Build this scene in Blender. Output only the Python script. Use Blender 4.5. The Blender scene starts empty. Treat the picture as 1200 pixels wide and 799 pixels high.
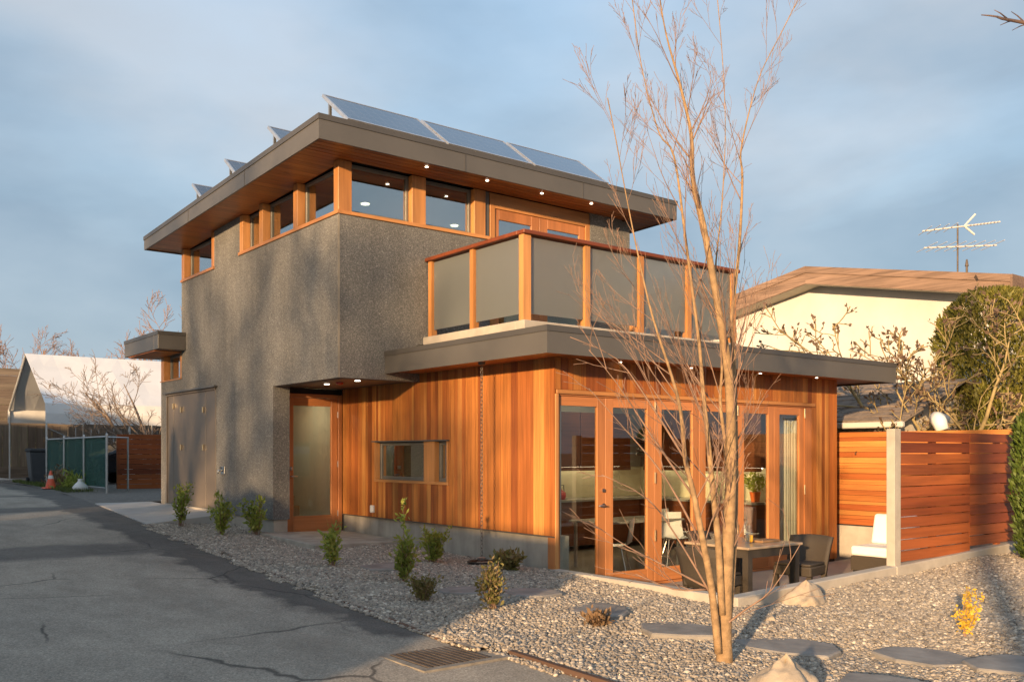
import bpy, math, random
from mathutils import Vector, Matrix, Quaternion
import numpy as np
R = math.radians
scene = bpy.context.scene
COL = scene.collection

# ------------------------------------------------------------------ camera, sky, sun, exposure
EYE = 1.5
F = 1088.0                                   # focal length in photograph pixels (1200 wide)
CR = Vector((0.786, -0.618, 0.0))            # camera right
CF = Vector((0.618, 0.786, 0.0))             # camera forward (level)
cam = bpy.data.cameras.new('camera')
cam_o = bpy.data.objects.new('camera', cam)
COL.objects.link(cam_o)
cam.sensor_width = 36.0
cam.lens = 36.0 * F / 1200.0
cam.shift_y = 130.5 / 1200.0
cam.clip_start = 0.05
cam.clip_end = 3000.0
cam_o.location = (0, 0, EYE)
cam_o.rotation_euler = (R(90), 0, -math.atan2(CF.x, CF.y))
scene.camera = cam_o

SUN_EL = 9.0
SUN_D = Vector((0.88, 0.475, 0)).normalized()          # the way the light travels over the ground
sun_dir = Vector((SUN_D.x * math.cos(R(SUN_EL)), SUN_D.y * math.cos(R(SUN_EL)), -math.sin(R(SUN_EL))))
sun = bpy.data.lights.new('sun', 'SUN')
sun.energy = 2.0
sun.color = (1.0, 0.66, 0.36)
sun.angle = R(1.2)
sun_o = bpy.data.objects.new('sun', sun)
sun_o.rotation_euler = sun_dir.to_track_quat('-Z', 'Y').to_euler()
sun_o.location = (-20, -12, 20)
COL.objects.link(sun_o)

world = bpy.data.worlds.new('World')
scene.world = world
world.use_nodes = True
nt = world.node_tree
nt.nodes.clear()
w_out = nt.nodes.new('ShaderNodeOutputWorld')
w_bg = nt.nodes.new('ShaderNodeBackground')
sky = nt.nodes.new('ShaderNodeTexSky')
sky.sky_type = 'NISHITA'
sky.sun_disc = False
sky.sun_elevation = R(SUN_EL)
sky.sun_rotation = math.atan2(-SUN_D.x, -SUN_D.y)
sky.air_density = 1.0
sky.dust_density = 2.5
sky.ozone_density = 1.0
tc = nt.nodes.new('ShaderNodeTexCoord')
mp = nt.nodes.new('ShaderNodeMapping')
mp.inputs['Scale'].default_value = (1.0, 1.0, 2.6)
mp.inputs['Location'].default_value = (0.35, 0.1, 0.2)
nt.links.new(tc.outputs['Generated'], mp.inputs['Vector'])
n1 = nt.nodes.new('ShaderNodeTexNoise')
n1.inputs['Scale'].default_value = 1.7
n1.inputs['Detail'].default_value = 7
n1.inputs['Roughness'].default_value = 0.52
n1.inputs['Distortion'].default_value = 0.35
nt.links.new(mp.outputs[0], n1.inputs['Vector'])
cr = nt.nodes.new('ShaderNodeValToRGB')
cr.color_ramp.elements[0].position = 0.36
cr.color_ramp.elements[0].color = (0.62, 0.62, 0.62, 1)
cr.color_ramp.elements[1].position = 0.66
cr.color_ramp.elements[1].color = (0.86, 0.86, 0.86, 1)
nt.links.new(n1.outputs['Fac'], cr.inputs['Fac'])
n2 = nt.nodes.new('ShaderNodeTexNoise')
n2.inputs['Scale'].default_value = 2.1
n2.inputs['Detail'].default_value = 6
n2.inputs['Roughness'].default_value = 0.5
mp2 = nt.nodes.new('ShaderNodeMapping')
mp2.inputs['Scale'].default_value = (1.0, 1.0, 2.2)
mp2.inputs['Location'].default_value = (4.1, 2.3, 1.2)
nt.links.new(tc.outputs['Generated'], mp2.inputs['Vector'])
nt.links.new(mp2.outputs[0], n2.inputs['Vector'])
# thin layered cloud: blue grey to pale warm grey, thicker low down where one looks through more of it
cr2 = nt.nodes.new('ShaderNodeValToRGB')
e = cr2.color_ramp.elements
e[0].position = 0.36; e[0].color = (0.47, 0.66, 0.88, 1)
e[1].position = 0.66; e[1].color = (0.98, 1.06, 1.17, 1)
m_ = e.new(0.5); m_.color = (0.68, 0.86, 1.06, 1)
nt.links.new(n2.outputs['Fac'], cr2.inputs['Fac'])
sx_ = nt.nodes.new('ShaderNodeSeparateXYZ')
nt.links.new(tc.outputs['Generated'], sx_.inputs[0])
mr = nt.nodes.new('ShaderNodeMapRange')
mr.inputs['From Min'].default_value = 0.0
mr.inputs['From Max'].default_value = 0.55
mr.inputs['To Min'].default_value = 0.42
mr.inputs['To Max'].default_value = 0.0
nt.links.new(sx_.outputs['Z'], mr.inputs['Value'])
ad_ = nt.nodes.new('ShaderNodeMath')
ad_.operation = 'ADD'
nt.links.new(cr.outputs['Color'], ad_.inputs[0])
nt.links.new(mr.outputs[0], ad_.inputs[1])
mi_ = nt.nodes.new('ShaderNodeMath')
mi_.operation = 'MINIMUM'
mi_.inputs[1].default_value = 0.93
nt.links.new(ad_.outputs[0], mi_.inputs[0])
mx = nt.nodes.new('ShaderNodeMix')
mx.data_type = 'RGBA'
nt.links.new(mi_.outputs[0], mx.inputs['Factor'])
nt.links.new(sky.outputs['Color'], mx.inputs['A'])
nt.links.new(cr2.outputs['Color'], mx.inputs['B'])
nt.links.new(mx.outputs['Result'], w_bg.inputs['Color'])
w_bg.inputs['Strength'].default_value = 0.127
nt.links.new(w_bg.outputs[0], w_out.inputs[0])

vs = scene.view_settings
vs.view_transform = 'Standard'
vs.look = 'None'
vs.exposure = 2.1
vs.gamma = 1.0
vs.use_curve_mapping = False

# ------------------------------------------------------------------ survey helpers: photograph pixel -> point on a real plane
def ray(px, py):
    u = (px - 600.0) / F
    d = CF + CR * u
    return Vector((d.x, d.y, (530.0 - py) / F))
def onx(px, py, X):
    d = ray(px, py); t = X / d.x
    return Vector((X, d.y * t, EYE + d.z * t))
def ony(px, py, Y):
    d = ray(px, py); t = Y / d.y
    return Vector((d.x * t, Y, EYE + d.z * t))
def onz(px, py, Z):
    d = ray(px, py); t = (Z - EYE) / d.z
    return Vector((d.x * t, d.y * t, Z))
def at(px, py, t):
    d = ray(px, py)
    return Vector((d.x * t, d.y * t, EYE + d.z * t))
def fx(px, Y): return ony(px, 530, Y).x
def fy(px, X): return onx(px, 530, X).y

def L(y):                                    # height of the lane, which climbs towards the back
    if y < 4.2: return -0.192
    if y < 22: return -0.192 + 0.0378 * (y - 4.2)
    if y < 26: return 0.481 + 0.012 * (y - 22)
    return 0.529
def edge(y):                                 # where the asphalt ends on the house side
    if y < 6.1: return 4.62
    return 4.41 + 0.05 * (y - 6.64)
def sst(a, b, x):
    t = max(0.0, min(1.0, (x - a) / (b - a))); return t * t * (3 - 2 * t)
def zg(x, y):                                # surface of the gravel bed
    s = max(0.0, min(1.0, (y - 8) / 6.0))
    return L(y) + 0.02 - 0.035 * s * (min(max(x, 4.6), 7.7) - 4.6) + 0.03 * max(0, x - 7) * (1 - s)

# ------------------------------------------------------------------ mesh builder
WL = {}                                      # world position of each object's origin
class MB:
    def __init__(self): self.v = []; self.f = []
    def add(self, vs_, fs):
        b = len(self.v); self.v += [tuple(p) for p in vs_]
        self.f += [tuple(i + b for i in q) for q in fs]
        return self
    def hexa(self, p):                       # 4 bottom points ccw, 4 top points
        return self.add(p, [(3, 2, 1, 0), (4, 5, 6, 7), (0, 1, 5, 4), (1, 2, 6, 5), (2, 3, 7, 6), (3, 0, 4, 7)])
    def box(self, x0, x1, y0, y1, z0, z1):
        return self.hexa([(x0, y0, z0), (x1, y0, z0), (x1, y1, z0), (x0, y1, z0),
                          (x0, y0, z1), (x1, y0, z1), (x1, y1, z1), (x0, y1, z1)])
    def prism(self, poly, axis, a, b):       # poly: 2d outline, extruded along axis from a to b
        n = len(poly)
        def mk(p, c):
            if axis == 'x': return (c, p[0], p[1])
            if axis == 'y': return (p[0], c, p[1])
            return (p[0], p[1], c)
        vs_ = [mk(p, a) for p in poly] + [mk(p, b) for p in poly]
        fs = [tuple(range(n))[::-1], tuple(range(n, 2 * n))]
        fs += [(i, (i + 1) % n, n + (i + 1) % n, n + i) for i in range(n)]
        return self.add(vs_, fs)
    def tube(self, pts, rad, n=6, cap=True):
        pts = [Vector(p) for p in pts]
        if not hasattr(rad, '__len__'): rad = [rad] * len(pts)
        base = len(self.v); up = None
        for i, p in enumerate(pts):
            t = (pts[min(i + 1, len(pts) - 1)] - pts[max(i - 1, 0)])
            if t.length < 1e-9: t = Vector((0, 0, 1))
            t.normalize()
            if up is None:
                up = t.orthogonal().normalized()
            else:
                up = up - t * up.dot(t)
                up = up.normalized() if up.length > 1e-6 else t.orthogonal().normalized()
            s = t.cross(up)
            for k in range(n):
                a = 2 * math.pi * k / n
                q = p + (up * math.cos(a) + s * math.sin(a)) * rad[i]
                self.v.append((q.x, q.y, q.z))
        for i in range(len(pts) - 1):
            for k in range(n):
                a = base + i * n + k; b = base + i * n + (k + 1) % n
                self.f.append((a, b, b + n, a + n))
        if cap:
            self.f.append(tuple(base + k for k in range(n))[::-1])
            self.f.append(tuple(base + (len(pts) - 1) * n + k for k in range(n)))
        return self
    def lathe(self, prof, n=16, c=(0, 0, 0)):
        base = len(self.v)
        for r, z in prof:
            for k in range(n):
                a = 2 * math.pi * k / n
                self.v.append((c[0] + r * math.cos(a), c[1] + r * math.sin(a), c[2] + z))
        for i in range(len(prof) - 1):
            for k in range(n):
                a = base + i * n + k; b = base + i * n + (k + 1) % n
                self.f.append((a, b, b + n, a + n))
        self.f.append(tuple(base + k for k in range(n))[::-1])
        self.f.append(tuple(base + (len(prof) - 1) * n + k for k in range(n)))
        return self
    def build(self, name, mat, parent=None, smooth=False, bevel=0, local=False, seg=1):
        v = np.array(self.v, dtype=float)
        c = Vector((0, 0, 0))
        if not local:
            mn = v.min(0); mxx = v.max(0)
            c = Vector(((mn[0] + mxx[0]) / 2, (mn[1] + mxx[1]) / 2, mn[2]))
            v = v - np.array(c)
        me = bpy.data.meshes.new(name)
        me.from_pydata(v.tolist(), [], self.f)
        me.update()
        if mat: me.materials.append(mat)
        if smooth: me.polygons.foreach_set('use_smooth', [True] * len(me.polygons))
        o = bpy.data.objects.new(name, me)
        COL.objects.link(o)
        place(o, c, parent, local)
        if bevel:
            m = o.modifiers.new('bevel', 'BEVEL'); m.width = bevel; m.segments = seg
            m.limit_method = 'ANGLE'; m.angle_limit = R(40)
            if seg > 1 and not smooth: me.polygons.foreach_set('use_smooth', [True] * len(me.polygons)); me.set_sharp_from_angle(angle=R(35))
        return o
def place(o, c, parent=None, local=False):
    if parent is not None:
        o.parent = parent
        if local: o.location = c; WL[o.name] = WL[parent.name] + Vector(c)
        else: o.location = Vector(c) - WL[parent.name]; WL[o.name] = Vector(c)
    else:
        o.location = c; WL[o.name] = Vector(c)
def tag(o, label=None, cat=None, group=None, kind=None):
    if label: o['label'] = label
    if cat: o['category'] = cat
    if group: o['group'] = group
    if kind: o['kind'] = kind
    return o
def thing(name, label, cat, loc=(0, 0, 0), rotz=0, group=None):
    o = bpy.data.objects.new(name, None); COL.objects.link(o)
    o.empty_display_size = 0.1
    o.location = loc; o.rotation_euler = (0, 0, rotz); WL[o.name] = Vector(loc)
    return tag(o, label, cat, group)
def struct(o): o['kind'] = 'structure'; return o
_unit = {}
def piece(name, x0, x1, y0, y1, z0, z1, mat, parent=None, rot=None):
    """one board, slat or plank: a shared, slightly bevelled block"""
    d = (abs(x1 - x0), abs(y1 - y0), abs(z1 - z0))
    key = mat.name
    if key not in _unit:
        b = MB().box(-.5, .5, -.5, .5, -.5, .5)
        me = bpy.data.meshes.new(name); me.from_pydata(b.v, [], b.f); me.update(); me.materials.append(mat)
        _unit[key] = me
    o = bpy.data.objects.new(name, _unit[key]); COL.objects.link(o)
    place(o, Vector(((x0 + x1) / 2, (y0 + y1) / 2, (z0 + z1) / 2)), parent)
    o.scale = d
    if rot: o.rotation_euler = rot
    return o
def copy_tree(o, parent=None):
    c = o.copy(); COL.objects.link(c); c.parent = parent; WL[c.name] = WL.get(o.name, Vector())
    for ch in list(o.children): copy_tree(ch, c)
    return c

# ------------------------------------------------------------------ materials
def new_mat(name):
    m = bpy.data.materials.new(name); m.use_nodes = True
    b = m.node_tree.nodes['Principled BSDF']
    return m, m.node_tree, b
def N(t, kind, **kw):
    n = t.nodes.new(kind)
    for k, v in kw.items():
        if k in n.inputs: n.inputs[k].default_value = v
        else: setattr(n, k, v)
    return n
def ramp(t, stops, fac=None, interp='LINEAR'):
    n = t.nodes.new('ShaderNodeValToRGB'); cr_ = n.color_ramp; cr_.interpolation = interp
    while len(cr_.elements) < len(stops): cr_.elements.new(0.5)
    for el, (p, c) in zip(cr_.elements, stops):
        el.position = p; el.color = (c[0], c[1], c[2], 1) if hasattr(c, '__len__') else (c, c, c, 1)
    if fac is not None: t.links.new(fac, n.inputs['Fac'])
    return n
def mixc(t, fac, a, b, mode='MIX'):
    n = t.nodes.new('ShaderNodeMix'); n.data_type = 'RGBA'; n.blend_type = mode
    for s, v in (('Factor', fac), ('A', a), ('B', b)):
        if hasattr(v, 'is_linked'): t.links.new(v, n.inputs[s])
        elif s == 'Factor': n.inputs[s].default_value = v
        else: n.inputs[s].default_value = (v[0], v[1], v[2], 1)
    return n.outputs['Result']
def pos(t, scale=(1, 1, 1), rnd=0.0, rot=(0, 0, 0)):
    g = t.nodes.new('ShaderNodeNewGeometry'); m = t.nodes.new('ShaderNodeMapping')
    m.inputs['Scale'].default_value = scale
    m.inputs['Rotation'].default_value = rot
    t.links.new(g.outputs['Position'], m.inputs['Vector'])
    if rnd:
        oi = t.nodes.new('ShaderNodeObjectInfo')
        mu = t.nodes.new('ShaderNodeMath'); mu.operation = 'MULTIPLY'; mu.inputs[1].default_value = rnd
        t.links.new(oi.outputs['Random'], mu.inputs[0])
        cx = t.nodes.new('ShaderNodeCombineXYZ')
        for i in range(3): t.links.new(mu.outputs[0], cx.inputs[i])
        t.links.new(cx.outputs[0], m.inputs['Location'])
    return m.outputs[0]
def noise(t, vec, scale, detail=4, rough=0.55, dist=0.0):
    n = N(t, 'ShaderNodeTexNoise', Scale=scale, Detail=detail, Roughness=rough, Distortion=dist)
    t.links.new(vec, n.inputs['Vector']); return n.outputs['Fac']
def bump(t, b, h, strength=0.3, dist=0.01):
    n = N(t, 'ShaderNodeBump', Strength=strength, Distance=dist)
    t.links.new(h, n.inputs['Height']); t.links.new(n.outputs[0], b.inputs['Normal'])
def simple(name, col, rough=0.6, metal=0.0, var=0.12, scale=6.0, bmp=0.0, bscale=40.0, spec=0.5):
    m, t, b = new_mat(name)
    p = pos(t)
    f = noise(t, p, scale, 5)
    c = ramp(t, [(0.3, [x * (1 - var) for x in col]), (0.7, [min(1, x * (1 + var)) for x in col])], f)
    t.links.new(c.outputs[0], b.inputs['Base Color'])
    b.inputs['Roughness'].default_value = rough; b.inputs['Metallic'].default_value = metal
    b.inputs['Specular IOR Level'].default_value = spec
    if bmp: bump(t, b, noise(t, p, bscale, 3), bmp, 0.01)
    return m
def wood(name, tones, axis, rough=0.5, grain=0.35, wear=None, bmp=0.12):
    """boards: tone by board, grain along the axis, a little staining"""
    m, t, b = new_mat(name)
    sc = [22.0, 22.0, 22.0]; sc['xyz'.index(axis)] = 0.9
    p = pos(t, sc, rnd=37.0)
    oi = t.nodes.new('ShaderNodeObjectInfo')
    n = len(tones)
    base = ramp(t, [((i + 0.5) / n, c) for i, c in enumerate(tones)], oi.outputs['Random'])
    g = noise(t, p, 1.0, 6, 0.62, 0.4)
    gr = ramp(t, [(0.3, 1 - grain), (0.55, 1.0), (0.75, 1 + grain * 0.35)], g)
    c = mixc(t, 1.0, base.outputs[0], gr.outputs[0], 'MULTIPLY')
    sc2 = [3.0, 3.0, 3.0]; sc2['xyz'.index(axis)] = 0.5
    st = noise(t, pos(t, sc2, rnd=11.0), 1.0, 4, 0.5)
    sr = ramp(t, [(0.3, 0.72), (0.65, 1.08)], st)
    c = mixc(t, 1.0, c, sr.outputs[0], 'MULTIPLY')
    t.links.new(c, b.inputs['Base Color'])
    b.inputs['Roughness'].default_value = rough
    b.inputs['Specular IOR Level'].default_value = 0.35
    bump(t, b, g, bmp, 0.004)
    return m

CEDAR = [(0.29, 0.088, 0.024), (0.42, 0.145, 0.036), (0.52, 0.205, 0.050), (0.46, 0.165, 0.040), (0.60, 0.275, 0.075), (0.35, 0.108, 0.028), (0.50, 0.185, 0.044)]
M = {}
M['cedar_v'] = wood('cedar_vertical', CEDAR, 'z')
M['cedar_x'] = wood('cedar_boards', [(0.20, 0.065, 0.022), (0.27, 0.09, 0.03), (0.24, 0.075, 0.026)], 'x', rough=0.55)
M['fir_v'] = wood('fir_frame_upright', [(0.55, 0.25, 0.085), (0.60, 0.285, 0.10), (0.50, 0.22, 0.072)], 'z', grain=0.22, rough=0.42)
M['fir_x'] = wood('fir_frame_rail', [(0.53, 0.235, 0.08), (0.57, 0.265, 0.092)], 'x', grain=0.22, rough=0.42)
M['fir_y'] = wood('fir_frame_rail_side', [(0.53, 0.235, 0.08), (0.57, 0.265, 0.092)], 'y', grain=0.22, rough=0.42)
M['door_v'] = wood('door_timber_upright', [(0.50, 0.20, 0.072), (0.55, 0.225, 0.085)], 'z', grain=0.18, rough=0.38)
M['door_x'] = wood('door_timber_rail', [(0.50, 0.20, 0.072), (0.55, 0.225, 0.085)], 'x', grain=0.18, rough=0.38)
M['rail_cap'] = wood('rail_cap_timber', [(0.20, 0.052, 0.02), (0.17, 0.045, 0.017)], 'x', grain=0.25)
M['fence_red'] = wood('stained_fence', [(0.28, 0.068, 0.020), (0.37, 0.098, 0.026), (0.44, 0.13, 0.034), (0.21, 0.050, 0.017), (0.33, 0.088, 0.024), (0.40, 0.112, 0.03)], 'x', grain=0.3)
M['fence_gold'] = wood('golden_fence', [(0.48, 0.155, 0.036), (0.56, 0.22, 0.055), (0.40, 0.115, 0.03), (0.60, 0.26, 0.068), (0.34, 0.092, 0.025)], 'y', grain=0.3)
M['fence_grey'] = wood('weathered_fence', [(0.19, 0.145, 0.105), (0.155, 0.115, 0.085), (0.22, 0.17, 0.12)], 'z', grain=0.4, rough=0.85)
M['walnut'] = wood('walnut_cabinet', [(0.13, 0.045, 0.02), (0.16, 0.055, 0.024)], 'x', grain=0.3, rough=0.35)
M['oak'] = wood('pale_interior_wood', [(0.42, 0.26, 0.13), (0.36, 0.21, 0.10)], 'z', grain=0.2)
M['barge'] = wood('weathered_barge_board', [(0.30, 0.20, 0.145), (0.27, 0.18, 0.13)], 'y', grain=0.5, rough=0.8)
M['timber_edge'] = wood('edging_timber', [(0.15, 0.085, 0.055), (0.11, 0.065, 0.045)], 'y', grain=0.4, rough=0.8)

# stucco with pebble dash
m, t, b = new_mat('pebble_dash_stucco')
p = pos(t)
vo = N(t, 'ShaderNodeTexVoronoi', Scale=74.0); t.links.new(p, vo.inputs['Vector'])
spk = ramp(t, [(0.0, (0.105, 0.105, 0.100)), (0.32, (0.145, 0.144, 0.136)), (0.62, (0.185, 0.183, 0.172)), (0.86, (0.255, 0.250, 0.235)), (1.0, (0.40, 0.39, 0.37))])
t.links.new(vo.outputs['Color'], spk.inputs['Fac'])
big = noise(t, pos(t, (1, 1, 0.6)), 1.3, 5, 0.6)
strk = noise(t, pos(t, (5, 5, 0.25)), 1.0, 4, 0.6)
sk = ramp(t, [(0.3, 0.90), (0.6, 1.04)], strk)
br0 = ramp(t, [(0.3, 0.84), (0.7, 1.12)], big)
br = type('o', (), {'outputs': [mixc(t, 1.0, br0.outputs[0], sk.outputs[0], 'MULTIPLY')]})
c = mixc(t, 1.0, spk.outputs[0], br.outputs[0], 'MULTIPLY')
t.links.new(c, b.inputs['Base Color'])
b.inputs['Roughness'].default_value = 0.9
vd = N(t, 'ShaderNodeMath', operation='MULTIPLY'); vd.inputs[1].default_value = -1.0
t.links.new(vo.outputs['Distance'], vd.inputs[0])
bump(t, b, vd.outputs[0], 0.6, 0.008)
M['stucco'] = m
M['corner_bead'] = simple('corner_bead', (0.30, 0.27, 0.22), 0.8, bmp=0.2)
M['fascia'] = simple('bronze_grey_metal', (0.118, 0.110, 0.098), 0.42, 0.15, 0.08, 1.5)
M['fascia_cap'] = simple('bronze_grey_cap', (0.090, 0.084, 0.076), 0.4, 0.2, 0.08, 1.5)
M['metal_door'] = simple('painted_metal_door', (0.165, 0.135, 0.105), 0.45, 0.0, 0.06, 1.2)
M['dark'] = simple('dark_membrane', (0.02, 0.018, 0.016), 0.8)
M['frame_grey'] = simple('grey_window_frame', (0.16, 0.155, 0.135), 0.4, 0.1)
M['brass'] = simple('brass', (0.75, 0.60, 0.38), 0.3, 0.9)
M['steel'] = simple('brushed_steel', (0.55, 0.53, 0.50), 0.3, 1.0)
M['chain'] = simple('dull_chain_steel', (0.22, 0.20, 0.175), 0.5, 0.6)
M['galv'] = simple('galvanised_steel', (0.48, 0.49, 0.49), 0.42, 0.85)
M['alu'] = simple('aluminium', (0.68, 0.68, 0.68), 0.35, 0.8)
M['old_alu'] = simple('weathered_aluminium', (0.62, 0.59, 0.55), 0.7, 0.0)
M['white_paint'] = simple('white_paint', (0.60, 0.59, 0.55), 0.8, var=0.10, scale=0.9, bmp=0.25, bscale=35)
M['white_plastic'] = simple('white_plastic', (0.80, 0.79, 0.75), 0.35, var=0.03)
M['white_cushion'] = simple('white_cushion', (0.84, 0.82, 0.78), 0.9, var=0.03, bmp=0.1, bscale=60)
M['lamp_black'] = simple('black_lamp_metal', (0.02, 0.02, 0.02), 0.35, 0.3)
M['tarp'] = simple('white_tarp', (0.74, 0.74, 0.73), 0.55, var=0.06, scale=0.9, bmp=0.5, bscale=1.6)
M['rubber'] = simple('black_rubber', (0.018, 0.018, 0.018), 0.85)
M['car_paint'] = simple('dark_car_paint', (0.012, 0.014, 0.018), 0.18, 0.1, spec=0.7)
M['bin'] = simple('dark_grey_bin', (0.055, 0.06, 0.066), 0.5)
M['cone'] = simple('orange_cone', (0.80, 0.13, 0.06), 0.5)
M['bag'] = simple('white_bag', (0.72, 0.71, 0.68), 0.5, bmp=0.3, bscale=9)
M['pot'] = simple('orange_pot', (0.72, 0.16, 0.03), 0.5)
M['juice'] = simple('orange_juice', (0.9, 0.48, 0.02), 0.2)
M['curtain'] = simple('pale_curtain', (0.62, 0.60, 0.50), 0.9, var=0.04)
M['cream_tile'] = simple('cream_splashback', (0.66, 0.60, 0.40), 0.25, var=0.05)
M['counter'] = simple('grey_counter', (0.30, 0.29, 0.26), 0.25)
M['room_wall'] = simple('room_wall_paint', (0.45, 0.44, 0.37), 0.8, var=0.03)
M['room_floor'] = simple('room_floor', (0.22, 0.19, 0.15), 0.35, var=0.1)
M['red_thing'] = simple('red_enamel', (0.45, 0.03, 0.02), 0.3)
M['pole_wood'] = simple('pole_timber', (0.16, 0.11, 0.08), 0.9)
M['siding'] = simple('pale_siding', (0.52, 0.47, 0.38), 0.8, var=0.08)
M['asphalt_roof'] = simple('felt_roof', (0.10, 0.095, 0.09), 0.95)
M['bark'] = simple('bark', (0.30, 0.195, 0.10), 0.85, var=0.35, scale=16, bmp=0.6, bscale=60)
M['twig'] = simple('twig', (0.27, 0.17, 0.12), 0.85, var=0.25, scale=10)
M['twig_grey'] = simple('grey_twig', (0.22, 0.165, 0.125), 0.9, var=0.3, scale=10)
M['twig_lichen'] = simple('lichen_twig', (0.33, 0.255, 0.12), 0.9, var=0.35, scale=8)

def leafmat(name, cols, trans=0.3):
    m, t, b = new_mat(name)
    g = t.nodes.new('ShaderNodeNewGeometry')
    r = ramp(t, [(i / (len(cols) - 1), c) for i, c in enumerate(cols)], g.outputs['Random Per Island'])
    big = noise(t, pos(t), 2.6, 3)
    br = ramp(t, [(0.3, 0.7), (0.7, 1.2)], big)
    c = mixc(t, 1.0, r.outputs[0], br.outputs[0], 'MULTIPLY')
    t.links.new(c, b.inputs['Base Color']); b.inputs['Roughness'].default_value = 0.6
    tr = N(t, 'ShaderNodeBsdfTranslucent'); t.links.new(c, tr.inputs['Color'])
    ms = t.nodes.new('ShaderNodeMixShader'); ms.inputs[0].default_value = trans
    t.links.new(b.outputs[0], ms.inputs[1]); t.links.new(tr.outputs[0], ms.inputs[2])
    t.links.new(ms.outputs[0], t.nodes['Material Output'].inputs[0])
    return m
M['leaf_fresh'] = leafmat('fresh_leaf', [(0.26, 0.32, 0.05), (0.38, 0.42, 0.075), (0.20, 0.26, 0.045), (0.46, 0.45, 0.10)], 0.4)
M['leaf_olive'] = leafmat('olive_leaf', [(0.16, 0.16, 0.045), (0.24, 0.22, 0.06), (0.27, 0.19, 0.085), (0.13, 0.145, 0.04)])
M['leaf_yellow'] = leafmat('yellow_flower', [(0.78, 0.50, 0.04), (0.86, 0.60, 0.07), (0.66, 0.42, 0.04)])
M['leaf_cedar'] = leafmat('cedar_foliage', [(0.13, 0.135, 0.022), (0.20, 0.195, 0.034), (0.25, 0.23, 0.042), (0.105, 0.11, 0.02), (0.30, 0.26, 0.055)], 0.25)
M['leaf_conifer'] = leafmat('green_conifer', [(0.07, 0.115, 0.018), (0.11, 0.16, 0.025), (0.05, 0.09, 0.015)], 0.15)
M['leaf_grass'] = leafmat('verge_grass', [(0.07, 0.11, 0.02), (0.11, 0.15, 0.03), (0.15, 0.15, 0.05)])
M['leaf_dry'] = leafmat('dry_grass', [(0.24, 0.15, 0.08), (0.30, 0.19, 0.10), (0.17, 0.11, 0.06)])
M['bud'] = leafmat('magnolia_bud', [(0.16, 0.10, 0.07), (0.24, 0.16, 0.10), (0.12, 0.08, 0.05)])

# glass
def glassmat(name, tint, base_refl=0.06, ior=1.5):
    m, t, b = new_mat(name)
    t.nodes.remove(b)
    tr = N(t, 'ShaderNodeBsdfTransparent'); tr.inputs['Color'].default_value = (*tint, 1)
    gl = N(t, 'ShaderNodeBsdfGlossy', Roughness=0.01); gl.inputs['Color'].default_value = (1, 1, 1, 1)
    fr = N(t, 'ShaderNodeLayerWeight', Blend=0.5)
    pw = N(t, 'ShaderNodeMath', operation='POWER'); pw.inputs[1].default_value = 4.0
    t.links.new(fr.outputs['Facing'], pw.inputs[0])
    ad = N(t, 'ShaderNodeMath', operation='ADD'); ad.inputs[1].default_value = 0.03 + base_refl; ad.use_clamp = True
    t.links.new(pw.outputs[0], ad.inputs[0])
    ms = t.nodes.new('ShaderNodeMixShader')
    t.links.new(ad.outputs[0], ms.inputs[0]); t.links.new(tr.outputs[0], ms.inputs[1]); t.links.new(gl.outputs[0], ms.inputs[2])
    t.links.new(ms.outputs[0], t.nodes['Material Output'].inputs[0])
    return m
M['glass'] = glassmat('window_glass', (0.92, 0.94, 0.92), 0.02)
M['glass_upper'] = glassmat('coated_window_glass', (0.66, 0.72, 0.66), 0.34)
M['glass_clear'] = glassmat('drinking_glass', (0.95, 0.96, 0.95), 0.05)
m, t, b = new_mat('frosted_glass')
b.inputs['Base Color'].default_value = (0.80, 0.83, 0.80, 1); b.inputs['Roughness'].default_value = 0.42
b.inputs['Transmission Weight'].default_value = 1.0; b.inputs['IOR'].default_value = 1.3
df = N(t, 'ShaderNodeBsdfPrincipled', Roughness=0.25); df.inputs['Base Color'].default_value = (0.26, 0.275, 0.265, 1)
tr = N(t, 'ShaderNodeBsdfTranslucent'); tr.inputs['Color'].default_value = (0.50, 0.55, 0.53, 1)
ms0 = t.nodes.new('ShaderNodeMixShader'); ms0.inputs[0].default_value = 0.35
t.links.new(df.outputs[0], ms0.inputs[1]); t.links.new(tr.outputs[0], ms0.inputs[2])
ms = t.nodes.new('ShaderNodeMixShader'); ms.inputs[0].default_value = 0.42
t.links.new(ms0.outputs[0], ms.inputs[1]); t.links.new(b.outputs[0], ms.inputs[2])
t.links.new(ms.outputs[0], t.nodes['Material Output'].inputs[0])
M['frosted'] = m
m, t, b = new_mat('solar_glass')
p = pos(t)
bk = N(t, 'ShaderNodeTexBrick', Scale=6.2); bk.offset = 0.0; bk.inputs['Mortar Size'].default_value = 0.012; bk.inputs['Brick Width'].default_value = 1.0; bk.inputs['Row Height'].default_value = 1.0
t.links.new(p, bk.inputs['Vector'])
bk.inputs['Color1'].default_value = (0.04, 0.055, 0.085, 1); bk.inputs['Color2'].default_value = (0.048, 0.062, 0.092, 1); bk.inputs['Mortar'].default_value = (0.2, 0.22, 0.25, 1)
t.links.new(bk.outputs['Color'], b.inputs['Base Color']); b.inputs['Roughness'].default_value = 0.10
b.inputs['Specular IOR Level'].default_value = 0.9
b.inputs['Coat Weight'].default_value = 0.6
M['solar'] = m
def emis(name, col, s):
    m, t, b = new_mat(name)
    b.inputs['Emission Color'].default_value = (*col, 1); b.inputs['Emission Strength'].default_value = s
    b.inputs['Base Color'].default_value = (*col, 1)
    return m
M['lamp_on'] = emis('lit_lamp', (1.0, 0.86, 0.66), 2.2)
M['lamp_strip'] = emis('lit_cupboard_strip', (1.0, 0.80, 0.52), 3.0)
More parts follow.
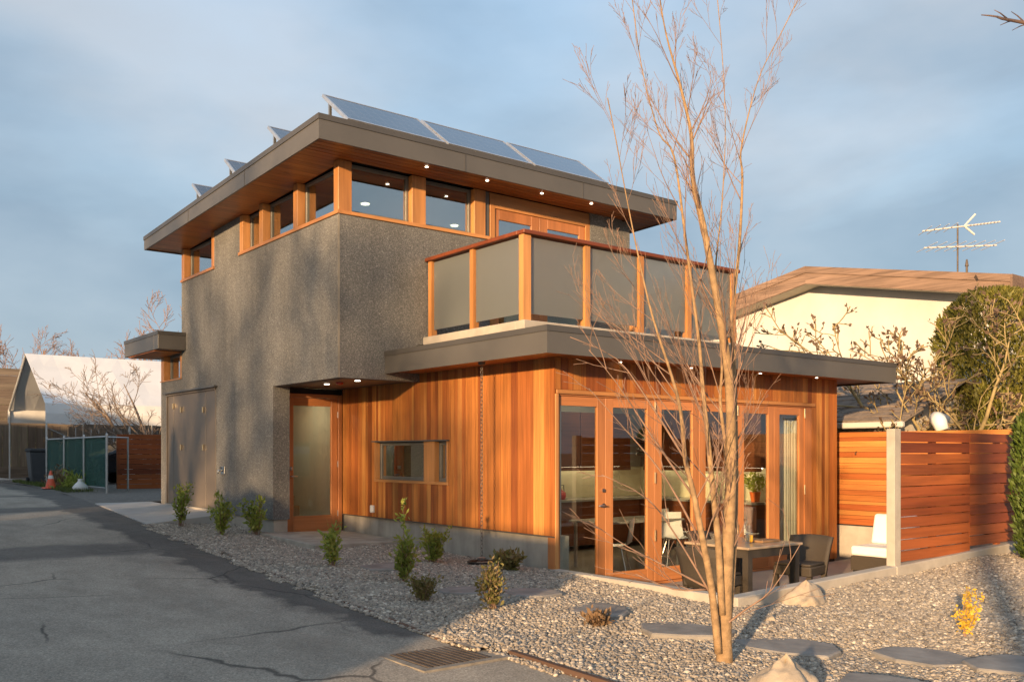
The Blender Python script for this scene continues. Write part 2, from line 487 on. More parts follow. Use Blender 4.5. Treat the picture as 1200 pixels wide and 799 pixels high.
M['lamp_room'] = emis('lit_room_lamp', (1.0, 0.78, 0.48), 26.0)  # glow added to brighten kitchen and entry, no known fitting

# asphalt of the lane
m, t, b = new_mat('lane_asphalt')
p = pos(t)
fine = noise(t, p, 95.0, 3, 0.7)
bigp = noise(t, pos(t, (0.55, 0.28, 1)), 1.0, 6, 0.6, 0.6)
mid = noise(t, pos(t, (1, 0.6, 1)), 2.6, 5, 0.6)
c0 = ramp(t, [(0.25, (0.250, 0.220, 0.178)), (0.48, (0.300, 0.264, 0.212)), (0.70, (0.340, 0.297, 0.236))], bigp)
c1 = ramp(t, [(0.3, 0.82), (0.7, 1.14)], mid)
c = mixc(t, 1.0, c0.outputs[0], c1.outputs[0], 'MULTIPLY')
vg = N(t, 'ShaderNodeTexVoronoi', Scale=85.0); t.links.new(p, vg.inputs['Vector'])
fr_ = ramp(t, [(0.1, 0.66), (0.5, 0.98), (0.85, 1.22), (1.0, 1.7)], vg.outputs['Color'])
c = mixc(t, 1.0, c, fr_.outputs[0], 'MULTIPLY')
# newer black patching along the house edge and across the lane, with ragged borders
sep = t.nodes.new('ShaderNodeSeparateXYZ'); g = t.nodes.new('ShaderNodeNewGeometry'); t.links.new(g.outputs['Position'], sep.inputs[0])
wob = noise(t, pos(t, (1, 0.8, 1)), 1.5, 5, 0.6)
def math_(op, a, b_=None, c_=None, clamp=False):
    n = t.nodes.new('ShaderNodeMath'); n.operation = op; n.use_clamp = clamp
    for i, v in enumerate((a, b_, c_)):
        if v is None: continue
        if hasattr(v, 'is_linked'): t.links.new(v, n.inputs[i])
        else: n.inputs[i].default_value = v
    return n.outputs[0]
ex = math_('MULTIPLY_ADD', sep.outputs['Y'], 0.05, 4.078)
dx = math_('SUBTRACT', ex, sep.outputs['X'])                          # metres in from the edge
wv = math_('MULTIPLY', math_('SUBTRACT', wob, 0.5), 1.0)
width = math_('MULTIPLY_ADD', math_('MINIMUM', math_('MULTIPLY_ADD', sep.outputs['Y'], 0.25, -1.7), 1.0), 0.36, 0.40)
edge_m = math_('MULTIPLY', math_('SUBTRACT', width, math_('ADD', dx, wv)), 7.0, None, True)
near = math_('MULTIPLY', math_('SUBTRACT', sep.outputs['Y'], 6.75), 6.0, None, True)
edge_m = math_('MULTIPLY', edge_m, near)
def band(y0, y1, k=0.10):
    yy = math_('ADD', sep.outputs['Y'], math_('MULTIPLY', wv, 0.7))
    yy = math_('MULTIPLY_ADD', sep.outputs['X'], k, yy)
    a = math_('MULTIPLY', math_('SUBTRACT', yy, y0), 3.0, None, True)
    d_ = math_('MULTIPLY', math_('SUBTRACT', y1, yy), 3.0, None, True)
    return math_('MULTIPLY', a, d_)
bands = math_('MAXIMUM', band(13.1, 14.7), math_('MAXIMUM', band(19.6, 20.9), band(23.6, 24.4)))
bands = math_('MULTIPLY', bands, 0.85)
msk = math_('MAXIMUM', edge_m, bands)
patch = ramp(t, [(0.3, (0.050, 0.047, 0.043)), (0.7, (0.095, 0.088, 0.080))], mid)
c = mixc(t, math_('MULTIPLY', msk, 0.85), c, mixc(t, 0.7, patch.outputs[0], fr_.outputs[0], 'MULTIPLY'))
# cracks
vc = N(t, 'ShaderNodeTexVoronoi', Scale=0.55, feature='DISTANCE_TO_EDGE')
wv2 = N(t, 'ShaderNodeTexNoise', Scale=2.2, Detail=5.0); t.links.new(p, wv2.inputs['Vector'])
pv = mixc(t, 0.16, p, wv2.outputs['Color']); t.links.new(pv, vc.inputs['Vector'])
ck = ramp(t, [(0.0, 1.0), (0.004, 0.8), (0.009, 0.0)], vc.outputs['Distance'])
gate = ramp(t, [(0.46, 0.0), (0.58, 1.0)], noise(t, p, 0.5, 2))
cm = math_('MULTIPLY', ck.outputs[0], gate.outputs[0])
c = mixc(t, math_('MULTIPLY', cm, 0.8), c, (0.022, 0.021, 0.019))
# brown silt washed along
silt = ramp(t, [(0.56, 0.0), (0.75, 0.55)], noise(t, pos(t, (0.8, 0.35, 1)), 1.3, 5, 0.6))
c = mixc(t, silt.outputs[0], c, (0.155, 0.125, 0.095))
t.links.new(c, b.inputs['Base Color'])
b.inputs['Roughness'].default_value = 0.9
bump(t, b, fine, 0.55, 0.006)
M['asphalt'] = m

m, t, b = new_mat('concrete')
p = pos(t)
c = ramp(t, [(0.25, (0.29, 0.262, 0.22)), (0.5, (0.39, 0.355, 0.30)), (0.75, (0.47, 0.43, 0.365))], noise(t, p, 2.2, 7, 0.65))
st = ramp(t, [(0.35, 0.78), (0.6, 1.05)], noise(t, pos(t, (2.5, 2.5, 0.5)), 1.4, 4))
cc = mixc(t, 1.0, c.outputs[0], st.outputs[0], 'MULTIPLY')
t.links.new(cc, b.inputs['Base Color']); b.inputs['Roughness'].default_value = 0.85
bump(t, b, noise(t, p, 60, 4), 0.25, 0.005)
M['concrete'] = m
M['slab'] = simple('pale_concrete_slab', (0.40, 0.38, 0.35), 0.8, var=0.12, scale=2.5, bmp=0.2)
M['kerb'] = simple('pale_kerb_concrete', (0.42, 0.38, 0.32), 0.85, var=0.14, scale=4, bmp=0.3)
M['patio'] = simple('patio_concrete', (0.30, 0.27, 0.235), 0.75, var=0.12, scale=2, bmp=0.15)
M['flag'] = simple('slate_flagstone', (0.23, 0.215, 0.195), 0.75, var=0.28, scale=4, bmp=0.5, bscale=14)
M['boulder'] = simple('granite_boulder', (0.40, 0.33, 0.245), 0.9, var=0.22, scale=9, bmp=0.7, bscale=22)
M['earth'] = simple('bare_ground', (0.12, 0.10, 0.075), 0.95, var=0.3, scale=1.5, bmp=0.6, bscale=25)
M['grey_dirt'] = simple('gravelly_dirt', (0.15, 0.135, 0.115), 0.95, var=0.3, scale=12, bmp=0.8, bscale=45)
m, t, b = new_mat('gravel_bed')
p = pos(t)
vo = N(t, 'ShaderNodeTexVoronoi', Scale=26.0); t.links.new(p, vo.inputs['Vector'])
c = ramp(t, [(0.0, (0.12, 0.10, 0.08)), (0.5, (0.24, 0.20, 0.16)), (1.0, (0.38, 0.32, 0.26))])
t.links.new(vo.outputs['Color'], c.inputs['Fac']); t.links.new(c.outputs[0], b.inputs['Base Color'])
b.inputs['Roughness'].default_value = 0.95
bump(t, b, vo.outputs['Distance'], -1.0, 0.02)
M['gravel_bed'] = m
m, t, b = new_mat('pebble')
oi = t.nodes.new('ShaderNodeObjectInfo')
c = ramp(t, [(0.0, (0.13, 0.115, 0.10)), (0.22, (0.27, 0.235, 0.19)), (0.45, (0.355, 0.305, 0.24)), (0.66, (0.23, 0.205, 0.175)), (0.86, (0.42, 0.365, 0.29)), (1.0, (0.58, 0.52, 0.43))], oi.outputs['Random'])
t.links.new(c.outputs[0], b.inputs['Base Color']); b.inputs['Roughness'].default_value = 0.8
M['pebble'] = m
m, t, b = new_mat('wicker')
p = pos(t)
w1 = N(t, 'ShaderNodeTexWave', Scale=28.0); w1.bands_direction = 'Z'; t.links.new(p, w1.inputs['Vector'])
c = ramp(t, [(0.2, (0.028, 0.022, 0.016)), (0.8, (0.085, 0.068, 0.048))], w1.outputs['Fac'])
t.links.new(c.outputs[0], b.inputs['Base Color']); b.inputs['Roughness'].default_value = 0.6
bump(t, b, w1.outputs['Fac'], 0.5, 0.006)
M['wicker'] = m
m, t, b = new_mat('shingles')
p = pos(t)
c = ramp(t, [(0.3, (0.16, 0.125, 0.098)), (0.7, (0.30, 0.24, 0.19))], noise(t, p, 5, 6, 0.7))
t.links.new(c.outputs[0], b.inputs['Base Color']); b.inputs['Roughness'].default_value = 0.95
bump(t, b, noise(t, p, 40, 4), 0.6, 0.02)
M['shingle'] = m
m, t, b = new_mat('green_mesh_screen')
b.inputs['Base Color'].default_value = (0.015, 0.085, 0.07, 1); b.inputs['Roughness'].default_value = 0.7
tr = N(t, 'ShaderNodeBsdfTransparent'); tr.inputs['Color'].default_value = (0.75, 0.95, 0.9, 1)
ms = t.nodes.new('ShaderNodeMixShader'); ms.inputs[0].default_value = 0.45
t.links.new(b.outputs[0], ms.inputs[1]); t.links.new(tr.outputs[0], ms.inputs[2])
t.links.new(ms.outputs[0], t.nodes['Material Output'].inputs[0])
M['mesh_green'] = m

# ================================================================== ground, lane, gravel
def sheet(name, xs, ys, zf, mat, keep=None):
    b = MB(); idx = {}
    for j, y in enumerate(ys):
        for i, x in enumerate(xs):
            xx = x(y) if callable(x) else x
            idx[i, j] = len(b.v); b.v.append((xx, y, zf(xx, y)))
    for j in range(len(ys) - 1):
        for i in range(len(xs) - 1):
            if keep:
                q = [b.v[idx[a]] for a in ((i, j), (i + 1, j), (i + 1, j + 1), (i, j + 1))]
                if not keep(sum(p_[0] for p_ in q) / 4, sum(p_[1] for p_ in q) / 4): continue
            b.f.append((idx[i, j], idx[i + 1, j], idx[i + 1, j + 1], idx[i, j + 1]))
    used = sorted({k for f_ in b.f for k in f_}); rm = {k: n_ for n_, k in enumerate(used)}
    b.v = [b.v[k] for k in used]; b.f = [tuple(rm[k] for k in f_) for f_ in b.f]
    return b.build(name, mat, smooth=True)
gx = [-900, -300, -120, -60, -30, -15, -8, -4, 0, 3, 4.6, 4.9, 5.0, 7, 9, 11, 13, 15.1, 15.2, 17, 20, 25, 35, 60, 120, 300, 900]
gy = [-900, -300, -100, -40, -15, -6, -2, 2, 4.2, 5.15, 5.25, 7, 9, 11, 13, 15, 17, 19, 20.4, 20.5, 22, 24, 26, 30, 40, 60, 120, 300, 900]
def gz(x, y):
    if 4.95 < x < 15.15 and 5.2 < y < 20.45: return -0.7
    return L(y) - 0.06
struct(sheet('ground', gx, gy, gz, M['earth']))

ly = [-30, -10, -4, 0, 2, 4, 5, 5.6, 6.05, 6.1, 6.6, 7, 8, 9, 10, 11, 12, 13, 14, 15, 16, 17, 18, 19, 20, 21, 22, 23, 24, 25, 26, 28, 32, 40, 60, 110]
random.seed(3)
def lz(x, y): return L(y) + (0.012 * math.sin(x * 1.7 + y * .6) if abs(x) < 4 else 0)
lane = struct(sheet('lane', [-3.6, -2.5, -1.5, -.5, .5, 1.5, 2.5, 3.2, (lambda y: edge(y) - .45), (lambda y: edge(y) - .2), (lambda y: edge(y))], ly, lz, M['asphalt']))

# gravel bed: left strip and front garden
def frange(a, b_, s): 
    n = int(round((b_ - a) / s)); return [a + (b_ - a) * i / n for i in range(n + 1)]
def gravel_keep(x, y):
    if x < edge(y) + 0.05: return False
    if y > 16.25: return False
    if x > 7.62 and y > 5.98: return False
    if y > 14.45 and x > 6.32: return False
    return True
def gravel_z(x, y):
    return zg(x, y) + 0.018 * math.sin(x * 2.3 + 1) * math.sin(y * 1.9) + 0.01 * math.sin(x * 5.1) * math.sin(y * 4.3 + 2)
bed = struct(sheet('gravel_bed', frange(4.4, 16.4, 0.1), frange(-1.0, 16.5, 0.1), gravel_z, M['gravel_bed'], gravel_keep))

struct(sheet('gravel_bed', [(lambda y: edge(y) + .033), (lambda y: edge(y) + .16)], frange(-1.0, 6.0, .25) + frange(6.65, 16.25, .25), lambda x, y: gravel_z(x, y) - .004, M['gravel_bed'], lambda x, y: not 5.9 < y < 6.6))
struct(sheet('gravel_bed', frange(4.40, 5.1, .1), frange(5.7, 6.9, .1), lambda x, y: L(y) - .006, M['gravel_bed']))
# the loose pebbles on it
ng = bpy.data.node_groups.new('pebble_scatter', 'GeometryNodeTree')
ng.interface.new_socket('Geometry', in_out='INPUT', socket_type='NodeSocketGeometry')
ng.interface.new_socket('Geometry', in_out='OUTPUT', socket_type='NodeSocketGeometry')
gi = ng.nodes.new('NodeGroupInput'); go = ng.nodes.new('NodeGroupOutput')
jn = ng.nodes.new('GeometryNodeJoinGeometry')
for k, (dens, smin, smax, seed) in enumerate(((1500, 0.008, 0.018, 1), (620, 0.014, 0.026, 7), (70, 0.022, 0.036, 13))):
    dp = ng.nodes.new('GeometryNodeDistributePointsOnFaces'); dp.distribute_method = 'RANDOM'
    dp.inputs['Density'].default_value = dens; dp.inputs['Seed'].default_value = seed
    ng.links.new(gi.outputs[0], dp.inputs['Mesh'])
    ico = ng.nodes.new('GeometryNodeMeshIcoSphere'); ico.inputs['Radius'].default_value = 1.0; ico.inputs['Subdivisions'].default_value = 2
    sp = ng.nodes.new('GeometryNodeSetPosition')
    nz = ng.nodes.new('ShaderNodeTexNoise'); nz.inputs['Scale'].default_value = 1.1 + k * .4; nz.inputs['Detail'].default_value = 1
    sb = ng.nodes.new('ShaderNodeVectorMath'); sb.operation = 'SUBTRACT'; sb.inputs[1].default_value = (.5, .5, .5)
    ng.links.new(nz.outputs['Color'], sb.inputs[0])
    ng.links.new(ico.outputs['Mesh'], sp.inputs['Geometry']); ng.links.new(sb.outputs[0], sp.inputs['Offset'])
    ss = ng.nodes.new('GeometryNodeSetShadeSmooth'); ng.links.new(sp.outputs[0], ss.inputs[0])
    sm = ng.nodes.new('GeometryNodeSetMaterial'); sm.inputs['Material'].default_value = M['pebble']
    ng.links.new(ss.outputs[0], sm.inputs[0])
    ip = ng.nodes.new('GeometryNodeInstanceOnPoints')
    ng.links.new(dp.outputs['Points'], ip.inputs['Points']); ng.links.new(sm.outputs[0], ip.inputs['Instance'])
    rv = ng.nodes.new('FunctionNodeRandomValue'); rv.data_type = 'FLOAT_VECTOR'
    rv.inputs[0].default_value = (smin, smin, smin * .6); rv.inputs[1].default_value = (smax, smax * .8, smax * .7)
    ng.links.new(rv.outputs[0], ip.inputs['Scale'])
    rr = ng.nodes.new('FunctionNodeRandomValue'); rr.data_type = 'FLOAT_VECTOR'
    rr.inputs[0].default_value = (-.5, -.5, 0); rr.inputs[1].default_value = (.5, .5, 6.28); rr.inputs['Seed'].default_value = 5
    ng.links.new(rr.outputs[0], ip.inputs['Rotation'])
    ng.links.new(ip.outputs[0], jn.inputs[0])
ng.links.new(jn.outputs[0], go.inputs[0])
def pebble_keep(x, y):
    if not gravel_keep(max(x, edge(y) + .051), y): return False
    if x < edge(y) - .1 + .07 * math.sin(y * 7) * math.sin(y * 2.3): return False
    if y < 1.4 or x > 15.5: return False
    if 6.0 < x < 7.7 and 12.25 < y < 14.5: return False
    return True
peb = sheet('gravel', frange(4.4, 16.4, 0.1), frange(-1.0, 16.5, 0.1), lambda x, y: gravel_z(x, y) + .004 if x > edge(y) + .03 else L(y) + .006, M['gravel_bed'], pebble_keep)
md = peb.modifiers.new('scatter', 'NODES'); md.node_group = ng
tag(peb, 'loose grey and tan river pebbles covering the garden bed', 'gravel', kind='stuff')

# concrete apron at the garage door, slab at the entry, gravelly dirt behind
b = MB()
b.hexa([(edge(16.3) + .02, 16.35, .1), (6.28, 16.35, .1), (6.28, 20.6, .1), (edge(20.6) + .02, 20.6, .1),
        (edge(16.3) + .02, 16.35, L(16.35) + .015), (6.28, 16.35, .40), (6.28, 20.6, .44), (edge(20.6) + .02, 20.6, L(20.6) + .015)])
struct(b.build('garage_apron', M['slab'], bevel=.01))
b = MB().hexa([(6.05, 12.3, -.1), (7.66, 12.3, -.1), (7.66, 14.5, -.1), (6.05, 14.28, -.1), (6.05, 12.3, .165), (7.66, 12.3, .135), (7.66, 14.5, .15), (6.05, 14.28, .21)])
struct(b.build('entry_slab', M['concrete'], bevel=.01))
struct(sheet('dirt_yard', [(lambda y: edge(y) + .01), 5.6, 6.3, 8, 10, 14], [20.62, 22, 24, 26, 28, 34, 42], lambda x, y: L(y) - .005 + .02 * math.sin(x * 3 + y), M['grey_dirt']))

# patio and the kerb round it
struct(MB().box(7.74, 14.4, 6.12, 8.92, -.5, -.32).build('patio', M['patio']))
b = MB()
b.box(7.58, 7.74, 6.12, 8.88, -.4, .03)
struct(b.build('patio_kerb', M['kerb'], bevel=.012))
b = MB()
b.hexa([(7.58, 5.96, -.4), (10.62, 5.96, -.4), (10.62, 6.12, -.4), (7.58, 6.12, -.4), (7.58, 5.96, .033), (10.62, 5.96, .12), (10.62, 6.12, .12), (7.58, 6.12, .033)])
b.hexa([(10.62, 5.96, -.4), (16.6, 5.96, -.4), (16.6, 6.12, -.4), (10.62, 6.12, -.4), (10.62, 5.96, .12), (16.6, 5.96, .30), (16.6, 6.12, .30), (10.62, 6.12, .12)])
struct(b.build('patio_kerb', M['kerb'], bevel=.012))

# timber edging between lane and gravel, the storm drain
for (y0, y1) in ((6.62, 8.6), (8.61, 11.2), (11.21, 13.9), (13.91, 16.3)):
    z0, z1 = L(y0), L(y1)
    bb = MB().hexa([(edge(y0) - .01, y0, z0 - .15), (edge(y0) + .035, y0, z0 - .15), (edge(y1) + .035, y1, z1 - .15), (edge(y1) - .01, y1, z1 - .15),
                    (edge(y0) - .01, y0, z0 + .016), (edge(y0) + .035, y0, z0 + .016), (edge(y1) + .035, y1, z1 + .016), (edge(y1) - .01, y1, z1 + .016)])
    struct(bb.build('edging_board', M['timber_edge']))
for (y0, y1) in ((3.2, 5.9), (0.2, 3.19)):
    z0, z1 = L(y0), L(y1)
    bb = MB().hexa([(4.60, y0, z0 - .15), (4.645, y0, z0 - .15), (4.645, y1, z1 - .15), (4.60, y1, z1 - .15), (4.60, y0, z0 + .035), (4.645, y0, z0 + .035), (4.645, y1, z1 + .035), (4.60, y1, z1 + .035)])
    struct(bb.build('edging_board', M['timber_edge']))
zd = L(6.1)
dr = thing('drain_grate', 'slotted iron storm drain set in concrete at the lane edge', 'drain', (4.1, 6.13, zd))
M['iron'] = simple('rusty_iron', (0.13, 0.105, 0.085), 0.7, 0.4, 0.25, 12, .3)
b = MB()
x0, x1, y0, y1 = 3.80, 4.42, 5.86, 6.42
b.box(x0 - .07, x0, y0 - .07, y1 + .07, zd - .1, zd + .007); b.box(x1, x1 + .13, y0 - .07, y1 + .07, zd - .1, zd + .007)
b.box(x0, x1, y0 - .07, y0, zd - .1, zd + .007); b.box(x0, x1, y1, y1 + .07, zd - .1, zd + .007)
b.build('collar', simple('dirty_collar', (0.22, 0.195, 0.16), .9, var=.3, scale=9, bmp=.4), dr)
b = MB().box(x0, x1, y0, y1, zd + .001, zd + .004); b.build('pit', M['dark'], dr)  # thin black sheet whose colour stands for the dark hollow below the bars
for i in range(11):
    xa = x0 + .01 + i * (x1 - x0 - .02) / 11
    piece('bar', xa + .004, xa + .036, y0, y1, zd + .0045, zd + .012, M['iron'], dr)

# flagstones
random.seed(11)
def blob(cx, cy, rx, ry, n, rnd, a=0):
    pts = []
    for k in range(n):
        an = 2 * math.pi * k / n
        rr_ = 1 + rnd.uniform(-.2, .2)
        x, y = rx * rr_ * math.cos(an), ry * rr_ * math.sin(an)
        pts.append((cx + x * math.cos(a) - y * math.sin(a), cy + x * math.sin(a) + y * math.cos(a)))
    return pts
flags = [((702, 712), .44, .33, 'slate stepping stone beside the tuft of dead grass'), ((800, 736), .46, .34, 'slate stepping stone just left of the multi stemmed tree'),
         ((927, 755), .52, .40, 'slate stepping stone between the three boulders'), ((1082, 766), .40, .34, 'slate stepping stone below the yellow flowering plant'),
         ((1186, 774), .38, .32, 'slate stepping stone in the pole shadow past the yellow plant'), ((1042, 803), .42, .34, 'slate stepping stone nearest the big boulder front corner'),
         ((618, 692), .40, .34, 'slate stepping stone behind the olive bush by the wall'), ((545, 690), .36, .3, 'slate stepping stone between two bushes below the rain chain'),
         ((452, 662), .42, .40, 'slate stepping stone beside the tall leafy bush near the entry')]
for k, ((px, py), rx, ry, lab) in enumerate(flags):
    c_ = onz(px, py, -.1)
    for _ in range(4): c_ = onz(px, py, gravel_z(c_.x, c_.y) + .04)
    z = gravel_z(c_.x, c_.y)
    o = MB().prism(blob(c_.x, c_.y, rx * .95, ry * .95, 8, random, random.uniform(0, 3)), 'z', z - .04, z + .034).build('flagstone', M['flag'], bevel=.012)
    tag(o, lab, 'flagstone', 'slate stepping stones in the gravel')

# boulders
def boulder(px, py, rx, ry, h, lab, seed, sink=.06):
    rnd = random.Random(seed)
    c_ = onz(px, py, -.15)
    for _ in range(4): c_ = onz(px, py, gravel_z(c_.x, c_.y))
    b = MB(); n, mm = 44, 20
    z0 = gravel_z(c_.x, c_.y) - sink
    ph = [rnd.uniform(0, 6.28) for _ in range(6)]
    prof = []
    for j in range(mm + 1):
        s = j / mm
        prof.append((math.cos(s * math.pi / 2) ** .62, s))
    for j, (r_, s) in enumerate(prof):
        for k in range(n):
            a = 2 * math.pi * k / n
            w = 1 + .10 * math.sin(2 * a + ph[0] + s) + .07 * math.sin(3 * a + ph[1] + 3 * s) + .04 * math.sin(7 * a + ph[2] + 5 * s)
            q = max(abs(math.cos(a + ph[3])), abs(math.sin(a + ph[3]))) ; w /= q ** .35
            b.v.append((c_.x + rx * r_ * w * math.cos(a) + s * .10 * rx, c_.y + ry * r_ * w * math.sin(a), z0 + (h + sink) * s * (1 + .05 * math.sin(3 * a + ph[4]))))
    for j in range(mm):
        for k in range(n):
            b.f.append((j * n + k, j * n + (k + 1) % n, (j + 1) * n + (k + 1) % n, (j + 1) * n + k))
    from mathutils import noise as mn
    sc = 2.2 / max(rx, ry) * .5
    nv = []
    for v_ in b.v:
        p_ = Vector(v_); cc_ = Vector((c_.x, c_.y, z0 + h * .35)); dd = p_ - cc_
        f_ = 1 + .22 * (mn.noise(p_ * sc * 1.0 + Vector((seed, 0, 0)))) + .09 * mn.noise(p_ * sc * 2.7 + Vector((0, seed, 0))) + .035 * mn.noise(p_ * sc * 7)
        nv.append(tuple(cc_ + dd * f_))
    b.v = nv
    o = b.build('boulder', M['boulder'], smooth=True)
    tag(o, lab, 'boulder', 'boulders in the gravel garden')
boulder(919, 822, .23, .25, .33, 'largest tan granite boulder in the gravel near the tree base', 4)
boulder(943, 708, .22, .19, .22, 'mid sized tan boulder against the patio kerb', 8)
boulder(903, 727, .065, .06, .06, 'fist sized pale stone beside the tree shadow', 15, .02)

# ================================================================== the laneway house
XS, YF = 6.29, 12.03                 # upper block: lane face, front face
XC, YD = 7.68, 8.90                  # cedar wing: lane face, patio face
YE = 14.57                           # entry door plane
XR, YB = 13.92, 18.70
house = thing('laneway_house', 'two storey modern house in grey pebble dash and orange cedar with roof deck', 'house', (9, 14, 0))
def hb(name, mat, *boxes, bevel=0, parent=None):
    b = MB()
    for q in boxes: b.box(*q)
    return b.build(name, mat, parent or house, bevel=bevel)

# --- stucco walls
uw = hb('upper_wall', M['stucco'],
   (XS, XS + .2, YF, 14.30, 2.58, 4.93), (XS, XS + .2, 14.30, YB, 2.70, 4.93),
   (XS, XS + .2, 15.70, 16.92, 4.93, 5.72), (XS + .2, 9.0, YF, YF + .2, 2.58, 4.93),
   (11.22, 12.0, YF, YF + .2, 2.98, 5.82), (12.0, 12.2, YF, YB, 2.70, 5.70), (XS + .2, 12.0, YB - .2, YB, 2.70, 5.62))
lw = hb('lower_wall', M['stucco'],
   (XS, 6.58, 14.30, 14.60, .40, 2.58), (XS, XS + .2, 14.60, 16.82, .40, 2.70), (XS, XS + .2, 14.30, 14.60, 2.58, 2.70),
   (XS, XS + .2, 16.82, 19.62, 2.7001, 2.705))
hb('rear_wall', M['stucco'],
   (XS, XS + .2, 19.62, 19.98, .30, 2.97), (XS, XS + .2, YB, 19.62, 2.70, 2.97),
   (XS + .2, 12.2, 19.78, 19.98, .3, 3.55))
hb('end_wall', M['stucco'], (13.72, XR - .02, 9.3, 19.98, -.4, 2.9))
hb('foundation', M['concrete'], (XS + .03, 6.56, 14.34, 16.8, -.2, .40))
hb('foundation', M['concrete'], (XC + .02, XC + .3, YD + .06, YE, -.4, .425))
hb('corner_bead', M['corner_bead'], (XS - .004, XS + .018, YF - .004, YF - .0005, 2.58, 4.93), (XS - .004, XS - .0005, YF - .004, YF + .018, 2.58, 4.93))
# entry soffit of the cantilever, with two lamps and a red detector
es = hb('entry_soffit', M['fascia'], (XS + .2, XC - .03, YF + .2, YE, 2.59, 2.66), (XC - .03, 9.0, YF + .2, YF + .4, 2.72, 2.8))
for (px, py) in ((383, 450), (419, 446)):
    q = onz(px, py, 2.588)
    MB().lathe([(.042, 0), (.042, -.006)], 14, (q.x, q.y, 2.588)).build('downlight', M['lamp_on'], es)
q = onz(398, 448, 2.588)
MB().lathe([(.06, 0), (.055, -.03), (.02, -.04)], 14, (q.x, q.y, 2.588)).build('detector', M['red_thing'], es)

# --- upper roof: a thin slab that falls a little towards the back
def zt(y): return 6.06 - 0.035 * (y - 11.41)
def zb(y): return 5.72 - 0.0255 * (y - 11.41)
RX0, RX1, RY0, RY1 = 5.67, 12.78, 11.41, 19.07
def rslab(x0, x1, y0, y1, dz0, dz1, ref0=zb, ref1=zt):
    return [(x0, y0, ref0(y0) + dz0), (x1, y0, ref0(y0) + dz0), (x1, y1, ref0(y1) + dz0), (x0, y1, ref0(y1) + dz0),
            (x0, y0, ref1(y0) + dz1), (x1, y0, ref1(y0) + dz1), (x1, y1, ref1(y1) + dz1), (x0, y1, ref1(y1) + dz1)]
roof = MB().hexa(rslab(RX0 + .03, RX1 - .03, RY0 + .03, RY1 - .03, .05, -.02)).build('upper_roof', M['dark'], house)
b = MB()
cap = .075
for (x0, x1, y0, y1) in ((RX0, RX1, RY0, RY0 + .03), (RX0, RX1, RY1 - .03, RY1), (RX0, RX0 + .03, RY0 + .03, RY1 - .03), (RX1 - .03, RX1, RY0 + .03, RY1 - .03)):
    b.hexa(rslab(x0, x1, y0, y1, 0, -cap))
b.build('fascia', M['fascia'], roof)
b = MB()
for (x0, x1, y0, y1) in ((RX0 - .012, RX1 + .012, RY0 - .012, RY0 + .05), (RX0 - .012, RX1 + .012, RY1 - .05, RY1 + .012), (RX0 - .012, RX0 + .05, RY0 + .05, RY1 - .05), (RX1 - .05, RX1 + .012, RY0 + .05, RY1 - .05)):
    b.hexa(rslab(x0, x1, y0, y1, -cap, 0, zt, zt))
b.build('cap_flashing', M['fascia_cap'], roof)
for k in range(1, 3):
    MB().hexa(rslab(RX0 - .004, RX0 + .001, RY0 + k * 2.55, RY0 + k * 2.55 + .02, .0, -cap - .002)).build('seam', M['fascia_cap'], roof)
    MB().hexa(rslab(RX0 + k * 2.4, RX0 + k * 2.4 + .02, RY0 - .004, RY0 + .001, .0, -cap - .002)).build('seam', M['fascia_cap'], roof)
# soffit boards
random.seed(5)
M['soffit'] = wood('cedar_soffit', [(0.40, 0.13, 0.034), (0.48, 0.17, 0.045), (0.33, 0.10, 0.028), (0.44, 0.15, 0.038)], 'x', rough=.4)
y = YF + .0
while y < RY1 - .14:
    piece('soffit_board', RX0 + .032, XS + .10, y, y + .136, zb(y) + .012, zb(y) + .032, M['soffit'], roof, rot=(-.0255, 0, 0)); y += .14
for k in range(5):
    y0 = RY0 + .034 + k * .118
    for (xa, xb) in ((RX0 + .032, 8.6), (8.604, 10.9), (10.904, RX1 - .032)):
        piece('soffit_board', xa, xb, y0, y0 + .114, zb(y0) + .012, zb(y0) + .032, M['soffit'], roof)
y = YF + .0
while y < RY1 - .14:
    piece('soffit_board', 12.1, RX1 - .032, y, y + .136, zb(y) + .012, zb(y) + .032, M['soffit'], roof, rot=(-.0255, 0, 0)); y += .14
for px, py in ((500, 196), (571, 212), (635, 227), (693, 239)):
    q = onz(px, py, zb(11.75) + .01)
    MB().lathe([(.024, 0), (.024, -.006)], 14, (q.x, q.y, zb(q.y) + .010)).build('downlight', M['lamp_on'], roof)

# --- clerestory windows
def window(name, boxes_frame, pane, mat_frame=None, parent=None, glass='glass_upper'):
    w = MB()
    for q in boxes_frame: w.box(*q)
    o = w.build(name, mat_frame or M['frame_grey'], parent or house, bevel=.004)
    MB().box(*pane).build('pane', M[glass], o)
    return o
def zso(y): return zb(y) + .008
SILL = 4.985
hb('window_sill', M['fir_y'], (XS - .025, XS + .2, YF - .022, 15.72, 4.935, SILL), (XS - .025, XS + .2, 16.90, YB + .01, 4.89, 4.93 + .01))
hb('window_sill', M['fir_x'], (XS + .2, 9.0, YF - .025, YF + .2, 4.935, SILL))
cp = hb('corner_post', M['fir_v'], (XS - .004, XS + .21, YF - .004, YF + .15, SILL, zso(YF)), bevel=.004)
posts_y = [(13.39, 13.54), (14.71, 14.86), (15.56, 15.70), (16.92, 17.06), (18.56, 18.70)]
for a, c_ in posts_y:
    hb('window_post', M['fir_v'], (XS - .002, XS + .20, a, c_, SILL if a < 16 else 4.94, zso(a)), bevel=.004)
